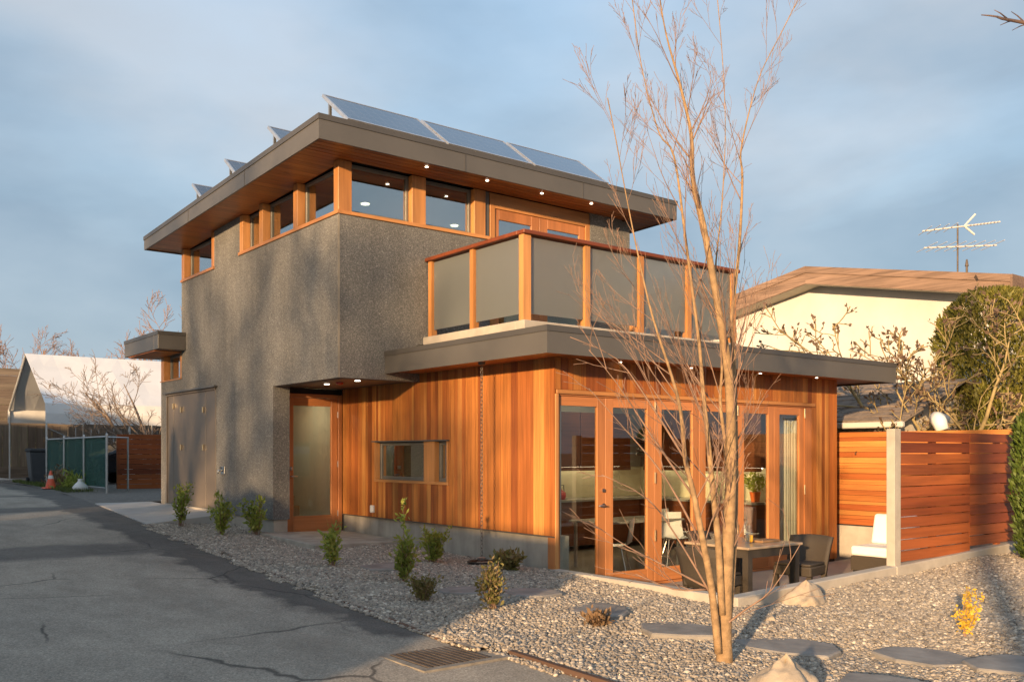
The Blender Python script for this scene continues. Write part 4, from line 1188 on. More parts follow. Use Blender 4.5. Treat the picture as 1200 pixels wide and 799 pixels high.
MB().lathe([(.035, .001), (.038, .02), (.038, .15), (.014, .20), (.014, .25)], 16, (9.2, 7.12, TZ)).build('glass', M['glass_clear'], bt, smooth=True)
MB().lathe([(.016, .251), (.016, .275)], 12, (9.2, 7.12, TZ)).build('stopper', M['lamp_black'], bt)

# white lounge seat by the back fence
sx, sy = 12.95, 7.45
st_ = thing('lounge_seat', 'dark wicker lounge seat with white cushions behind the stained fence', 'seat', (sx, sy, ZP))
hb('base', M['wicker'], (sx - .36, sx + .36, sy - .36, sy + .36, ZP + .06, ZP + .28), parent=st_, bevel=.015)
hb('plinth', M['dark'], (sx - .33, sx + .33, sy - .33, sy + .33, ZP, ZP + .06), parent=st_)
b = MB().box(sx - .36, sx + .36, sy - .36, sy + .36, ZP + .282, ZP + .43); b.build('seat_cushion', M['white_cushion'], st_, bevel=.04, seg=3)
b = MB().hexa([(sx + .18, sy - .36, ZP + .432), (sx + .36, sy - .36, ZP + .432), (sx + .36, sy + .36, ZP + .432), (sx + .18, sy + .36, ZP + .432), (sx + .26, sy - .34, ZP + .88), (sx + .38, sy - .34, ZP + .88), (sx + .38, sy + .34, ZP + .88), (sx + .26, sy + .34, ZP + .88)])
b.build('back_cushion', M['white_cushion'], st_, bevel=.04, seg=3)

# ================================================================== seen through the doors
IZ = ZP + .02
def white_chair(x, y, rz, label):
    t_ = thing('dining_chair', label, 'chair', (x, y, IZ), rz, 'white shell chairs inside')
    b = MB(); n, prof = 7, [(.22, .45), (.05, .43), (-.14, .44), (-.20, .50), (-.23, .66), (-.25, .84)]
    for d in (0, .014):
        for yy, zz in prof:
            for k in range(n):
                s = k / (n - 1) * 2 - 1
                b.v.append((s * (.21 if zz < .6 else .19), yy - d * (zz > .47), zz - d * (zz <= .47) + .03 * s * s * (zz < .5)))
    P_ = len(prof)
    for tt in range(2):
        for j in range(P_ - 1):
            for k in range(n - 1):
                q = (tt * P_ * n + j * n + k, tt * P_ * n + j * n + k + 1, tt * P_ * n + (j + 1) * n + k + 1, tt * P_ * n + (j + 1) * n + k); b.f.append(q)
    b.build('shell', M['white_plastic'], t_, smooth=True, local=True)
    for a in (-1, 1):
        for c_ in (-1, 1):
            MB().tube([(a * .13, c_ * .12, .43), (a * .2, c_ * .22, 0)], .01, 6).build('leg', M['steel'], t_, local=True)
    return t_
white_chair(9.45, 9.62, R(35), 'white shell chair inside the second glass door panel')
white_chair(11.15, 10.0, R(150), 'white shell chair inside behind the third glass door panel')
white_chair(12.5, 9.75, R(160), 'white shell chair inside near the potted plant counter')
white_chair(11.9, 10.6, R(200), 'white shell chair inside on the kitchen side of the dining table')
dt = thing('dining_table', 'slim grey dining table inside behind the glass doors', 'table', (10.6, 10.55, IZ))
hb('top', M['counter'], (9.75, 11.5, 10.1, 10.95, IZ + .71, IZ + .74), parent=dt, bevel=.004)
for x in (9.82, 11.40):
    for y in (10.15, 10.87): hb('leg', M['galv'], (x, x + .04, y, y + .04, IZ, IZ + .709), parent=dt)
def stool(x, y, label):
    t_ = thing('bar_stool', label, 'stool', (x, y, IZ), 0, 'chrome bar stools at the breakfast bar')
    MB().lathe([(.21, .002), (.2, .02), (.04, .04), (.025, .06), (.025, .6), (.06, .66)], 18).build('pedestal', M['steel'], t_, smooth=True, local=True)
    MB().lathe([(.05, .661), (.18, .67), (.19, .71), (.17, .735), (.02, .74)], 18).build('seat', M['rubber'], t_, smooth=True, local=True)
    MB().tube([(-.18, .05, .72), (-.19, .0, .86), (-.1, -.17, .90), (.1, -.17, .90), (.19, 0, .86), (.18, .05, .72)], .014, 8).build('back_rail', M['steel'], t_, smooth=True, local=True)
    MB().tube([(-.10, -.02, .30), (-.10, -.16, .30), (.10, -.16, .30), (.10, -.02, .30)], .01, 6).build('footrest', M['steel'], t_, local=True)
stool(8.95, 11.3, 'chrome bar stool with black seat nearest the fridge cabinet')
stool(9.6, 11.3, 'chrome bar stool with black seat at the end of the breakfast bar')
def pendant(x, y, z, label):
    t_ = thing('pendant_lamp', label, 'lamp', (x, y, z), 0, 'black ribbed pendant lamps')
    pr = []
    for k in range(4): pr += [(.09 + .02 * (k % 2), k * .075), (.12 - .01 * k, k * .075 + .035), (.07, k * .075 + .06)]
    MB().lathe(pr, 20, (x, y, z)).build('shade', M['lamp_black'], t_, smooth=False)
    MB().tube([(x, y, z + .28), (x, y, 2.599)], .006, 6).build('cord', M['lamp_black'], t_)
pendant(10.05, 10.5, 1.45, 'black ribbed pendant lamp hanging above the dining table')
pendant(10.95, 10.5, 1.45, 'black ribbed pendant lamp above the kitchen side of the table')
pl = thing('potted_plant', 'leafy plant in an orange pot on the kitchen counter', 'plant', (13.4, 10.15, IZ + .94))
MB().lathe([(.07, .001), (.10, .17), (.09, .17)], 16, (13.4, 10.15, IZ + .94)).build('pot', M['pot'], pl, smooth=False)
def leafcloud(b, c, r, n, size, rnd, flat=1.0):
    for _ in range(n):
        while True:
            p_ = Vector((rnd.uniform(-1, 1), rnd.uniform(-1, 1), rnd.uniform(-1, 1)))
            if p_.length <= 1: break
        p_ = Vector((c[0] + p_.x * r[0], c[1] + p_.y * r[1], c[2] + p_.z * r[2]))
        leaf(b, p_, size * rnd.uniform(.6, 1.3), rnd)
def leaf(b, p_, s, rnd, up=None, wid=.5):
    d = Vector((rnd.gauss(0, 1), rnd.gauss(0, 1), rnd.gauss(0, 1) + .3)).normalized()
    if up is not None: d = (d * .6 + up).normalized()
    e_ = d.orthogonal().normalized(); e_ = Quaternion(d, rnd.uniform(0, 6.28)) @ e_
    i = len(b.v)
    for q in (p_, p_ + d * s * .5 + e_ * s * wid * .5, p_ + d * s, p_ + d * s * .5 - e_ * s * wid * .5): b.v.append((q.x, q.y, q.z))
    b.f.append((i, i + 1, i + 2, i + 3))
rnd = random.Random(9)
b = MB(); leafcloud(b, (13.4, 10.15, IZ + 1.28), (.17, .17, .16), 220, .08, rnd); b.build('foliage', M['leaf_fresh'], pl)
cu = MB()
cx0, cx1, n = 12.55, 13.25, 60
for i in range(n + 1):
    x = cx0 + (cx1 - cx0) * i / n; y = YD + .26 + .035 * math.sin(i * 1.15) + .01 * math.sin(i * .37)
    cu.v += [(x, y, IZ + .02), (x, y, 2.45)]
for i in range(n): cu.f.append((2 * i, 2 * i + 2, 2 * i + 3, 2 * i + 1))
co = cu.build('curtain', M['curtain'], smooth=True); tag(co, 'pale gathered curtain behind the last glass door panel', 'curtain')
sol = co.modifiers.new('thickness', 'SOLIDIFY'); sol.thickness = .004
vs1 = thing('red_kettle', 'red enamel kettle on the kitchen counter', 'kettle', (11.2, 12.8, IZ + .94))
MB().lathe([(.08, .001), (.10, .05), (.09, .13), (.03, .17), (.012, .18), (.012, .2)], 16, (11.2, 12.8, IZ + .94)).build('body', M['red_thing'], vs1, smooth=True)
MB().tube([(11.12, 12.8, IZ + 1.08), (11.13, 12.8, IZ + 1.2), (11.27, 12.8, IZ + 1.2), (11.28, 12.8, IZ + 1.08)], .009, 6).build('handle', M['lamp_black'], vs1)

# ================================================================== fences
def slat_fence(name, label, x0, x1, y, z0, z1, n, post_x, mat=M['fence_red'], step=0.0, thick=.022):
    t_ = thing(name, label, 'fence', ((x0 + x1) / 2, y, z0))
    h = (z1 - z0) / n
    for px_ in post_x:
        piece('post', px_ - .045, px_ + .045, y + .026, y + .11, z0 - .25, z1 - .03, M['fence_red'], t_)
    return t_, h
# stained fence beside the gravel: two panels of boards, narrow gaps, on the kerb
t_ = thing('garden_fence', 'reddish brown stained fence of horizontal boards on the kerb beside the gravel', 'fence', (12.6, 6.06, .1))
random.seed(31)
joints = [10.77, 12.60, 14.45, 16.3]
ztop = 1.77
for a, c_ in zip(joints[:-1], joints[1:]):
    z = ztop; k = 0
    while True:
        h = random.choice((.135, .14, .14, .10 if k % 4 == 3 else .14))
        zlow = .12 + .03 * (a - 10.62)
        if z - h < zlow + .02:
            break
        piece('board', a + .004, c_ - .004, 6.03 + random.uniform(-.003, .003), 6.052, z - h, z - .013, M['fence_red'], t_, rot=(0, random.uniform(-.0015, .0015), 0))
        z -= h; k += 1
for x in (12.6, 14.45, 16.25, 11.7, 13.5): piece('post', x - .045, x + .045, 6.056, 6.118, .13, 1.74, M['fence_red'], t_)
o = hb('end_post', M['kerb'], (10.62, 10.765, 5.99, 6.10, .10, 1.79), parent=t_, bevel=.006)
# golden cedar fence at the end of the patio
t_ = thing('patio_fence', 'golden cedar fence of close horizontal boards on a low concrete wall by the patio', 'fence', (14.5, 9, ZP))
hb('wall', M['kerb'], (14.42, 14.6, 6.14, 12.5, ZP - .2, .245), parent=t_)
z = .27
while z < 1.78:
    h = random.choice((.085, .09, .10, .06))
    for (ya, yb) in ((6.16, 8.2), (8.204, 10.3), (10.304, 12.4)):
        piece('board', 14.42 - random.uniform(0, .004), 14.445, ya, yb, z, z + h - .005, M['fence_gold'], t_)
    z += h
hb('backing', M['dark'], (14.446, 14.46, 6.17, 12.4, .25, 1.78), parent=t_)
for y in (6.3, 8.2, 10.3, 12.3): piece('post', 14.47, 14.56, y - .045, y + .045, .246, 1.75, M['fence_gold'], t_)

# ================================================================== shed roof beyond the patio fence
sh = thing('garden_shed', 'low shed with worn brown shingle roof and white gutter behind the golden fence', 'shed', (16.8, 11, .2))
SX0, SX1, SY0, SY1 = 15.15, 17.45, 8.4, 15.6
hb('wall', M['siding'], (15.5, 19.3, SY0 + .25, SY1 - .2, -.1, 2.0), parent=sh)
sl = (2.90 - 2.06) / (SX1 - SX0)
MB().prism([(15.5, 1.99), (19.3, 1.99), (17.45, 2.80)], 'y', SY0 + .3, SY0 + .36).build('gable_wall', M['siding'], sh)
rb = MB().hexa([(SX0, SY0, 2.0), (SX1, SY0, 2.84), (SX1, SY1, 2.84), (SX0, SY1, 2.0), (SX0, SY0, 2.04), (SX1, SY0, 2.88), (SX1, SY1, 2.88), (SX0, SY1, 2.04)])
rb.hexa([(SX1, SY0, 2.84), (19.7, SY0, 2.0), (19.7, SY1, 2.0), (SX1, SY1, 2.84), (SX1, SY0, 2.88), (19.7, SY0, 2.04), (19.7, SY1, 2.04), (SX1, SY1, 2.88)])
ro = rb.build('roof', M['shingle'], sh)
random.seed(77)
ns = 9
for i in range(ns):
    xa = SX0 + (SX1 - SX0) * i / ns; xb = xa + (SX1 - SX0) / ns + .06
    y = SY0
    while y < SY1 - .05:
        w = random.uniform(.55, .9); y2 = min(y + w, SY1)
        za, zc = 2.045 + sl * (xa - SX0), 2.045 + sl * (min(xb, SX1) - SX0)
        xb_ = min(xb, SX1); d = random.uniform(.012, .03)
        bb = MB().hexa([(xa, y, za), (xb_, y, zc), (xb_, y2 - .012, zc), (xa, y2 - .012, za), (xa, y, za + d), (xb_, y, zc + .004), (xb_, y2 - .012, zc + .004), (xa, y2 - .012, za + d)])
        bb.build('shingle', M['shingle'], ro); y = y2
hb('gutter', M['white_paint'], (SX0 - .11, SX0 - .002, SY0 - .05, SY1, 1.93, 2.035), parent=sh, bevel=.02)
q = MB().tube([(SX0 - .3, 7.55, 1.86), (SX0 - .3, 7.6, 2.0), (SX0 - .1, 7.75, 2.06), (SX0 + .3, 7.8, 2.06)], [.10, .12, .12, .08], 10)
tag(q.build('plastic_cover', M['white_plastic'], smooth=True), 'rounded white plastic cover beside the shed gutter', 'cover')

# ================================================================== neighbour's white house
nh = thing('white_house', 'white stucco house with low gable and weathered brown barge boards', 'house', (27, 15, .3))
NX = 22.0; RY, RZ_ = 15.0, 6.57; PIT = .19
def nz_(y): return RZ_ - PIT * abs(y - RY)
ya, yb = 9.6, 20.4
wl = MB().prism([(10.2, -.5), (19.8, -.5), (19.8, nz_(19.8) - .44), (RY, RZ_ - .44), (10.2, nz_(10.2) - .44)], 'x', NX + .7, 34)
wl.build('wall', M['white_paint'], nh)
rf = MB()
for (a, c_) in ((ya, RY), (RY, yb)):
    rf.hexa([(NX + .06, a, nz_(a) - .30), (34.5, a, nz_(a) - .30), (34.5, c_, nz_(c_) - .30), (NX + .06, c_, nz_(c_) - .30), (NX + .06, a, nz_(a) - .02), (34.5, a, nz_(a) - .02), (34.5, c_, nz_(c_) - .02), (NX + .06, c_, nz_(c_) - .02)])
rf_o = rf.build('roof', M['asphalt_roof'], nh)
sf = MB()
for (a, c_) in ((ya, RY), (RY, yb)):
    sf.hexa([(NX + .062, a, nz_(a) - .45), (34.4, a, nz_(a) - .45), (34.4, c_, nz_(c_) - .45), (NX + .062, c_, nz_(c_) - .45), (NX + .062, a, nz_(a) - .31), (34.4, a, nz_(a) - .31), (34.4, c_, nz_(c_) - .31), (NX + .062, c_, nz_(c_) - .31)])
sf.build('soffit', M['siding'], rf_o)
for (a, c_) in ((ya, RY), (RY, yb)):
    for (d0, d1, xo) in ((-.46, -.16, .0), (-.16, .015, -.03)):
        MB().hexa([(NX + xo, a, nz_(a) + d0), (NX + .06, a, nz_(a) + d0), (NX + .06, c_, nz_(c_) + d0), (NX + xo, c_, nz_(c_) + d0), (NX + xo, a, nz_(a) + d1), (NX + .06, a, nz_(a) + d1), (NX + .06, c_, nz_(c_) + d1), (NX + xo, c_, nz_(c_) + d1)]).build('barge_board', M['barge'], rf_o)
piece('eave_board', NX - .03, 34.5, ya - .05, ya - .002, nz_(ya) - .46, nz_(ya) + .01, M['barge'], rf_o)
# aerial on its roof
ax, ay = 24.0, 11.8
an = thing('tv_antenna', 'old metal television antenna on a mast on the white house roof', 'antenna', (ax, ay, nz_(ay)))
MB().tube([(ax, ay, nz_(ay) - .05), (ax, ay, 7.42)], .022, 8).build('mast', M['iron'], an)
def P2(px, py): return at(px, py, at_t)
at_t = Vector((ax, ay, 0)).dot(CF)
MB().tube([at(1081, 271, at_t), at(1172, 260, at_t)], .02, 6).build('boom', M['old_alu'], an)
MB().tube([at(1130, 265, at_t), at(1143, 251, at_t)], .025, 6).tube([at(1130, 265, at_t), at(1142, 275, at_t)], .025, 6).build('reflector', M['old_alu'], an)
b = MB()
for k in range(9):
    p_ = at(1136 + k * 4, 264.5 - k * .5, at_t); b.tube([p_ - CF * .13, p_ + CF * .13], .007, 4)
for k in range(4):
    p_ = at(1084 + k * 10, 270.6 - k * 1.3, at_t); b.tube([p_ - CF * .5 - CR * .05, p_ + CF * .5 + CR * .05], .009, 4)
b.build('element', M['old_alu'], an)
MB().tube([at(1083, 290.5, at_t), at(1168, 287.5, at_t)], .018, 6).build('boom', M['old_alu'], an)
b = MB()
for k in range(8):
    p_ = at(1086 + k * 11, 290 - k * .35, at_t); b.tube([p_ - CF * .6, p_ + CF * .6 ], .009, 4)
b.build('element', M['old_alu'], an)
vt = MB().tube([at(1133, 320, at_t), at(1133, 312, at_t)], .03, 8).tube([at(1133, 312, at_t), at(1133, 304, at_t)], [.05, .02], 8)
vto = vt.build('roof_vent', M['iron'], rf_o)

# ================================================================== trees and plants
def branch(b, rnd, p0, d0, length, r0, level, maxl, sides, spawn, wander=.12, up=.06, tips=None, minr=.0018, ang=(25, 45), seglen=None):
    n = max(3, int(length / (seglen or max(length / 6, .05))))
    n = min(n, 8)
    pts = [Vector(p0)]; d = Vector(d0).normalized(); step = length / n
    for i in range(n):
        d = (d + Vector((rnd.gauss(0, wander), rnd.gauss(0, wander), rnd.gauss(0, wander) + up))).normalized()
        pts.append(pts[-1] + d * step)
    rad = [max(minr, r0 * (1 - .8 * i / n)) for i in range(n + 1)]
    b.tube(pts, rad, sides[min(level, len(sides) - 1)], cap=False)
    if tips is not None and level == maxl: tips.append((pts[-1], d)); tips.append((pts[len(pts) // 2], d))
    if level < maxl: spawn_on(b, rnd, pts, rad, length, level, maxl, sides, spawn, wander, up, tips, minr, ang)
    return pts
def spawn_on(b, rnd, pts, rad, length, level, maxl, sides, spawn, wander, up, tips, minr, ang, t0=.2, ratio=(.3, .6)):
    cnt = max(1, int(spawn[level] * rnd.uniform(.8, 1.2)))
    for k in range(cnt):
        s = t0 + (1 - t0) * (k + rnd.random()) / cnt
        f_ = s * (len(pts) - 1); i = min(int(f_), len(pts) - 2); w = f_ - i
        p_ = pts[i].lerp(pts[i + 1], w); d = (pts[i + 1] - pts[i]).normalized()
        ax_ = Quaternion(d, rnd.uniform(0, 6.283)) @ d.orthogonal().normalized()
        nd = Quaternion(ax_, R(rnd.uniform(*ang))) @ d
        r_ = (rad[i] * (1 - w) + rad[i + 1] * w) * rnd.uniform(.42, .62)
        branch(b, rnd, p_, nd, length * rnd.uniform(*ratio) * (1.15 - .5 * s), max(minr, r_), level + 1, maxl, sides, spawn, wander, up, tips, minr, ang)

def smooth_path(pts, n=3):
    out = []
    P_ = [pts[0]] + pts + [pts[-1]]
    for i in range(1, len(P_) - 2):
        p0, p1, p2, p3 = P_[i - 1], P_[i], P_[i + 1], P_[i + 2]
        for k in range(n):
            t_ = k / n
            out.append(.5 * ((2 * p1) + (p2 - p0) * t_ + (2 * p0 - 5 * p1 + 4 * p2 - p3) * t_ * t_ + (3 * p1 - p0 - 3 * p2 + p3) * t_ ** 3))
    out.append(pts[-1]); return out

# --- the slim multi stemmed tree in the gravel
rnd = random.Random(42)
tb0 = onz(850, 776, -.17)
for _ in range(5): tb0 = onz(850, 776, gravel_z(tb0.x, tb0.y))
td = tb0.dot(CF)
tree = thing('young_tree', 'bare slim multi stemmed young tree growing in the gravel by the patio kerb', 'tree', tuple(tb0))
stems = [
  ([(849, 782), (850, 700), (855, 600), (857, 527), (854, 440), (842, 362), (824, 263), (812, 210), (810, 158), (797, 100), (781, 42), (772, -10), (764, -70)], 0.0, [0, .02, .03, .05, .05, 0, -.05, -.1, -.1, -.12, -.15, -.2, -.2], .060, .005),
  ([(853, 740), (860, 640), (862, 540), (860, 420), (857, 378), (866, 294), (870, 210), (868, 179), (878, 131), (892, 85), (915, 40), (935, 0)], .05, [0, .05, .1, .2, .25, .3, .4, .45, .5, .55, .6, .6], .028, .004),
  ([(842, 765), (834, 690), (822, 625), (812, 575), (803, 538), (798, 484), (787, 440), (765, 372), (748, 300), (733, 225), (722, 165), (712, 115)], -.05, [0, -.05, -.1, -.12, -.15, -.2, -.25, -.3, -.35, -.4, -.45, -.5], .032, .004),
  ([(846, 720), (842, 640), (836, 580), (830, 517), (824, 460), (819, 400), (804, 285), (790, 184), (772, 155), (752, 79), (741, 0), (735, -50)], -.03, [0, .0, .03, .06, .1, .1, .12, .16, .18, .2, .25, .3], .030, .004),
  ([(849, 690), (853, 600), (850, 524), (844, 470), (846, 420), (838, 330), (846, 240), (850, 150), (846, 60), (838, -30)], .03, [0, .05, .1, .15, .2, .3, .35, .4, .45, .5], .022, .0035),
]
tb_ = MB(); tw = MB()
for (pp, off, dz, r0, r1) in stems:
    pts = [at(x, y, td + off + e_) for (x, y), e_ in zip(pp, dz)]
    pts = smooth_path(pts, 4); n = len(pts)
    rad = [max(r1, r0 * (1 - i / n) ** 1.35) for i in range(n)]
    if off == 0.0: rad[0] *= 1.25; rad[1] *= 1.12
    tb_.tube(pts, rad, 9)
    ln = sum((pts[i + 1] - pts[i]).length for i in range(n - 1))
    # side branches: more and longer in the middle
    cnt = 28 if off == 0 else 21
    for k in range(cnt):
        s = .10 + .88 * (k + rnd.random()) / cnt
        f_ = s * (n - 1); i = min(int(f_), n - 2); p_ = pts[i].lerp(pts[i + 1], f_ - i); d = (pts[i + 1] - pts[i]).normalized()
        ax_ = Quaternion(d, rnd.uniform(0, 6.283)) @ d.orthogonal().normalized()
        nd = Quaternion(ax_, R(rnd.uniform(20, 42))) @ d
        length = rnd.uniform(.45, 1.0) * (1.0 if .2 < s < .65 else .62)
        r_ = min(rad[i] * .45, rnd.uniform(.0045, .009))
        branch(tw, rnd, p_, nd, length, r_, 1, 3, (5, 4, 3, 3), (0, 6, 3), .055, .06, None, .0015, (14, 32))
for (pp, dd_) in (([(838, 705), (800, 640), (760, 585), (705, 556)], -.3), ([(836, 692), (790, 668), (735, 640), (690, 610)], -.2), ([(846, 735), (872, 715), (905, 690), (938, 637)], -.25), ([(830, 690), (790, 690), (745, 672)], -.3), ([(824, 640), (780, 560), (730, 500), (690, 455)], -.3), ([(815, 585), (770, 520), (722, 448), (690, 410)], -.4), ([(804, 540), (760, 470), (722, 420), (668, 395)], -.2)):
    pts = smooth_path([at(x, y, td + dd_ * i / 3) for i, (x, y) in enumerate(pp)], 3)
    tw.tube(pts, [max(.003, .011 * (1 - i / len(pts))) for i in range(len(pts))], 5)
    spawn_on(tw, rnd, pts, [.008] * len(pts), 1.1, 1, 3, (5, 4, 3, 3), (0, 5, 2), .07, .04, None, .0022, (22, 42))
tb_.build('trunk', M['bark'], tree, smooth=True)
tw.build('crown', M['twig'], tree, smooth=True)

# --- generic bare tree
def bare_tree(name, label, base, height, r0, seed, spread=(28, 50), trunk_frac=.3, mat=None, levels=4, spawn=(7, 6, 5, 3), stems_n=1, up=.05, group=None, lean=(0, 0), minr=.006, buds=None, wander=.1, cat='tree'):
    rnd_ = random.Random(seed)
    t_ = thing(name, label, cat, tuple(base), 0, group)
    tr_, cr_ = MB(), MB(); tips = []
    for s in range(stems_n):
        d = Vector((lean[0] + rnd_.gauss(0, .06 + .28 * (stems_n > 1)), lean[1] + rnd_.gauss(0, .06 + .28 * (stems_n > 1)), 1)).normalized()
        n = 8; pts = [Vector(base) + Vector((rnd_.gauss(0, .05), rnd_.gauss(0, .05), -.05)) * (stems_n > 1)]
        if stems_n == 1: pts = [Vector(base) + Vector((0, 0, -.1))]
        H = height * rnd_.uniform(.75, 1) if stems_n > 1 else height
        for i in range(n):
            d = (d + Vector((rnd_.gauss(0, wander), rnd_.gauss(0, wander), .05))).normalized(); pts.append(pts[-1] + d * H * .8 / n)
        rad = [max(minr, r0 * (1 - .85 * i / n)) for i in range(n + 1)]
        tr_.tube(pts, rad, 8)
        spawn_on(cr_, rnd_, pts, rad, H, 0, levels - 1, (6, 5, 4, 3), spawn, .1, up, tips, minr, spread, trunk_frac, (.28, .5))
    tr_.build('trunk', mat or M['twig_grey'], t_, smooth=True)
    cr_.build('crown', mat or M['twig_grey'], t_, smooth=True)
    if buds:
        bb = MB()
        for p_, d in tips:
            for _ in range(buds): leaf(bb, p_ + Vector((rnd_.gauss(0, .03),) * 3), .09 * rnd_.uniform(.6, 1.3), rnd_, d, .6)
        bb.build('buds', M['bud'], t_)['kind'] = 'stuff'
    return t_

# magnolia in front of the white house, behind the fence
bare_tree('magnolia_tree', 'spreading bare magnolia with knobbly budded branches in front of the white house', (17.0, 8.75, .0), 5.2, .075, 6, (32, 65), .12, M['twig_lichen'], 4, (9, 6, 4, 2), 4, .03, None, (-.18, .18), .010, 2, .12)
bare_tree('magnolia_tree', 'twiggy bare magnolia growing against the clipped cedar column', (17.2, 8.0, .0), 4.7, .07, 16, (30, 60), .12, M['twig_lichen'], 4, (6, 5, 3, 2), 3, .03, None, (0, 0), .010, 1, .12)

# --- evergreens: sprays of small leaves through a column
def evergreen(name, label, base, h, rx_, ry_, n, size, mat, seed, shape='column', group=None):
    rnd_ = random.Random(seed)
    t_ = thing(name, label, 'tree', tuple(base), 0, group)
    MB().tube([Vector(base) + Vector((0, 0, -.1)), Vector(base) + Vector((0, 0, h * .9))], [min(rx_, ry_) * .14, .01], 8).build('trunk', M['bark'], t_)
    b = MB()
    ph = [rnd_.uniform(0, 6.28) for _ in range(4)]
    for _ in range(n):
        z = rnd_.random() ** .9; a = rnd_.uniform(0, 6.283)
        if shape == 'column': pr = min(1, z * 9 + .6) * (.86 + .14 * z) * (1 if z < .86 else max(.08, math.sqrt(max(0, 1 - ((z - .86) / .15) ** 2))))
        else: pr = max(.03, (1 - z) ** .8) * min(1, z * 10 + .5)
        w = 1 + .10 * math.sin(3 * a + ph[0] + 9 * z) + .08 * math.sin(5 * a + ph[1] - 15 * z) + .05 * math.sin(11 * a + 31 * z)
        rr_ = pr * w * (1 - abs(rnd_.gauss(0, .13)))
        p_ = Vector((base[0] + rx_ * rr_ * math.cos(a), base[1] + ry_ * rr_ * math.sin(a), base[2] + .05 + z * h))
        leaf(b, p_, size * rnd_.uniform(.6, 1.4), rnd_, Vector((math.cos(a) * .5, math.sin(a) * .5, .9)), .4)
    b.build('crown', mat, t_)
    return t_
evergreen('cedar_tree', 'dense clipped olive green cedar column in front of the white house', (18.4, 8.35, .0), 4.55, .92, .95, 42000, .085, M['leaf_cedar'], 3)
evergreen('conifer_shrub', 'narrow bright green conifer at the end of the stained fence', (13.25, 5.42, .0), 1.95, .31, .31, 5500, .08, M['leaf_conifer'], 5)

# --- young shrubs in the gravel
def shrub(px, py, h, w, label, seed, mat=None, nst=7, nl=26, ls=.06, tall=None):
    rnd_ = random.Random(seed)
    c_ = onz(px, py, 0); h *= 1.15; w *= 1.1; nl = int(nl * 1.7); ls *= 1.12
    for _ in range(5): c_ = onz(px, py, gravel_z(c_.x, c_.y))
    t_ = thing('shrub', label, 'shrub', tuple(c_), 0, 'young shrubs planted in the gravel')
    sb_, lb = MB(), MB()
    for s in range(nst):
        a = rnd_.uniform(0, 6.28); rr_ = w * rnd_.uniform(.15, 1)
        hh = h * rnd_.uniform(.55, 1.0)
        if tall and s == 0: hh = tall; rr_ = .05
        p1 = c_ + Vector((rr_ * math.cos(a) * .45, rr_ * math.sin(a) * .45, hh * .5)); p2 = c_ + Vector((rr_ * math.cos(a), rr_ * math.sin(a), hh))
        sb_.tube([c_ + Vector((rnd_.gauss(0, .02), rnd_.gauss(0, .02), -.03)), p1, p2], [.006, .005, .002], 4)
        for k in range(nl if not (tall and s == 0) else nl * 2):
            u = rnd_.uniform(.15, 1.02)
            q = (c_.lerp(p1, u * 2) if u < .5 else p1.lerp(p2, u * 2 - 1)) + Vector((rnd_.gauss(0, .03), rnd_.gauss(0, .03), rnd_.gauss(0, .02)))
            leaf(lb, q, ls * rnd_.uniform(.6, 1.3), rnd_, Vector((math.cos(a) * .3, math.sin(a) * .3, .5)), .48)
    sb_.build('stem', M['twig'], t_); lb.build('foliage', mat or M['leaf_fresh'], t_)
shrub(212, 617, .62, .22, 'upright leafy shrub on the garage apron corner', 1, nst=11, nl=34)
shrub(259, 627, .62, .17, 'narrow upright leafy shrub in front of the hose tap wall', 2, nst=11, nl=34)
shrub(301, 627, .52, .26, 'wide leafy shrub at the stucco pillar foot', 3, nst=13, nl=32)
shrub(390, 664, .46, .22, 'low sprawling leafy shrub before the entry slab', 4, nst=10, nl=30)
shrub(474, 682, .46, .20, 'leafy shrub with one tall thin shoot below the side window', 5, nst=11, nl=34, tall=.92)
shrub(508, 660, .40, .24, 'bright leafy shrub against the concrete base wall', 6, nst=13, nl=34)
shrub(495, 704, .24, .20, 'low brownish shrub in front of the shrub with the tall shoot', 7, M['leaf_olive'], 12, 32, .045)
shrub(578, 714, .44, .18, 'olive green bush standing alone near the slate stones', 8, M['leaf_olive'], 15, 36, .045)
shrub(598, 668, .20, .20, 'low dark green tuft at the foot of the concrete wall corner', 9, M['leaf_olive'], 16, 24, .07)
shrub(702, 733, .09, .12, 'small tuft of dead grass beside a slate stepping stone', 10, M['leaf_dry'], 22, 10, .06)
c_ = onz(1130, 748, 0)
for _ in range(5): c_ = onz(1130, 748, gravel_z(c_.x, c_.y))
yp = thing('yellow_plant', 'small yellow flowering plant standing alone in the gravel', 'plant', tuple(c_))
rnd = random.Random(17); b, lb = MB(), MB()
for k in range(7):
    p1 = c_ + CR * rnd.uniform(-.06, .18) + CF * rnd.uniform(-.08, .08) + Vector((0, 0, rnd.uniform(.2, .46)))
    b.tube([c_, c_.lerp(p1, .5) + Vector((rnd.gauss(0, .02), rnd.gauss(0, .02), 0)), p1], [.005, .004, .002], 4)
    for _ in range(60):
        q = c_.lerp(p1, rnd.uniform(.2, 1.03)) + Vector((rnd.gauss(0, .022), rnd.gauss(0, .022), rnd.gauss(0, .015))); leaf(lb, q, .035 * rnd.uniform(.7, 1.3), rnd)
b.build('stem', M['twig'], yp); lb.build('flowers', M['leaf_yellow'], yp)

# ================================================================== back of the lane, left of the house
# cedar board panel
t_ = thing('board_screen', 'short reddish board screen standing behind the grey house corner', 'fence', (7.6, 26, .45))
random.seed(8); z = .52
for k in range(11):
    h = .134; piece('board', 7.03, 8.6, 26 - .012 + random.uniform(-.004, .004), 26.012, z, z + h - .01, M['fence_red'], t_); z += h
for x in (7.08, 8.0, 8.55): piece('post', x - .04, x + .04, 26.018, 26.1, .38, 1.97, M['fence_red'], t_)
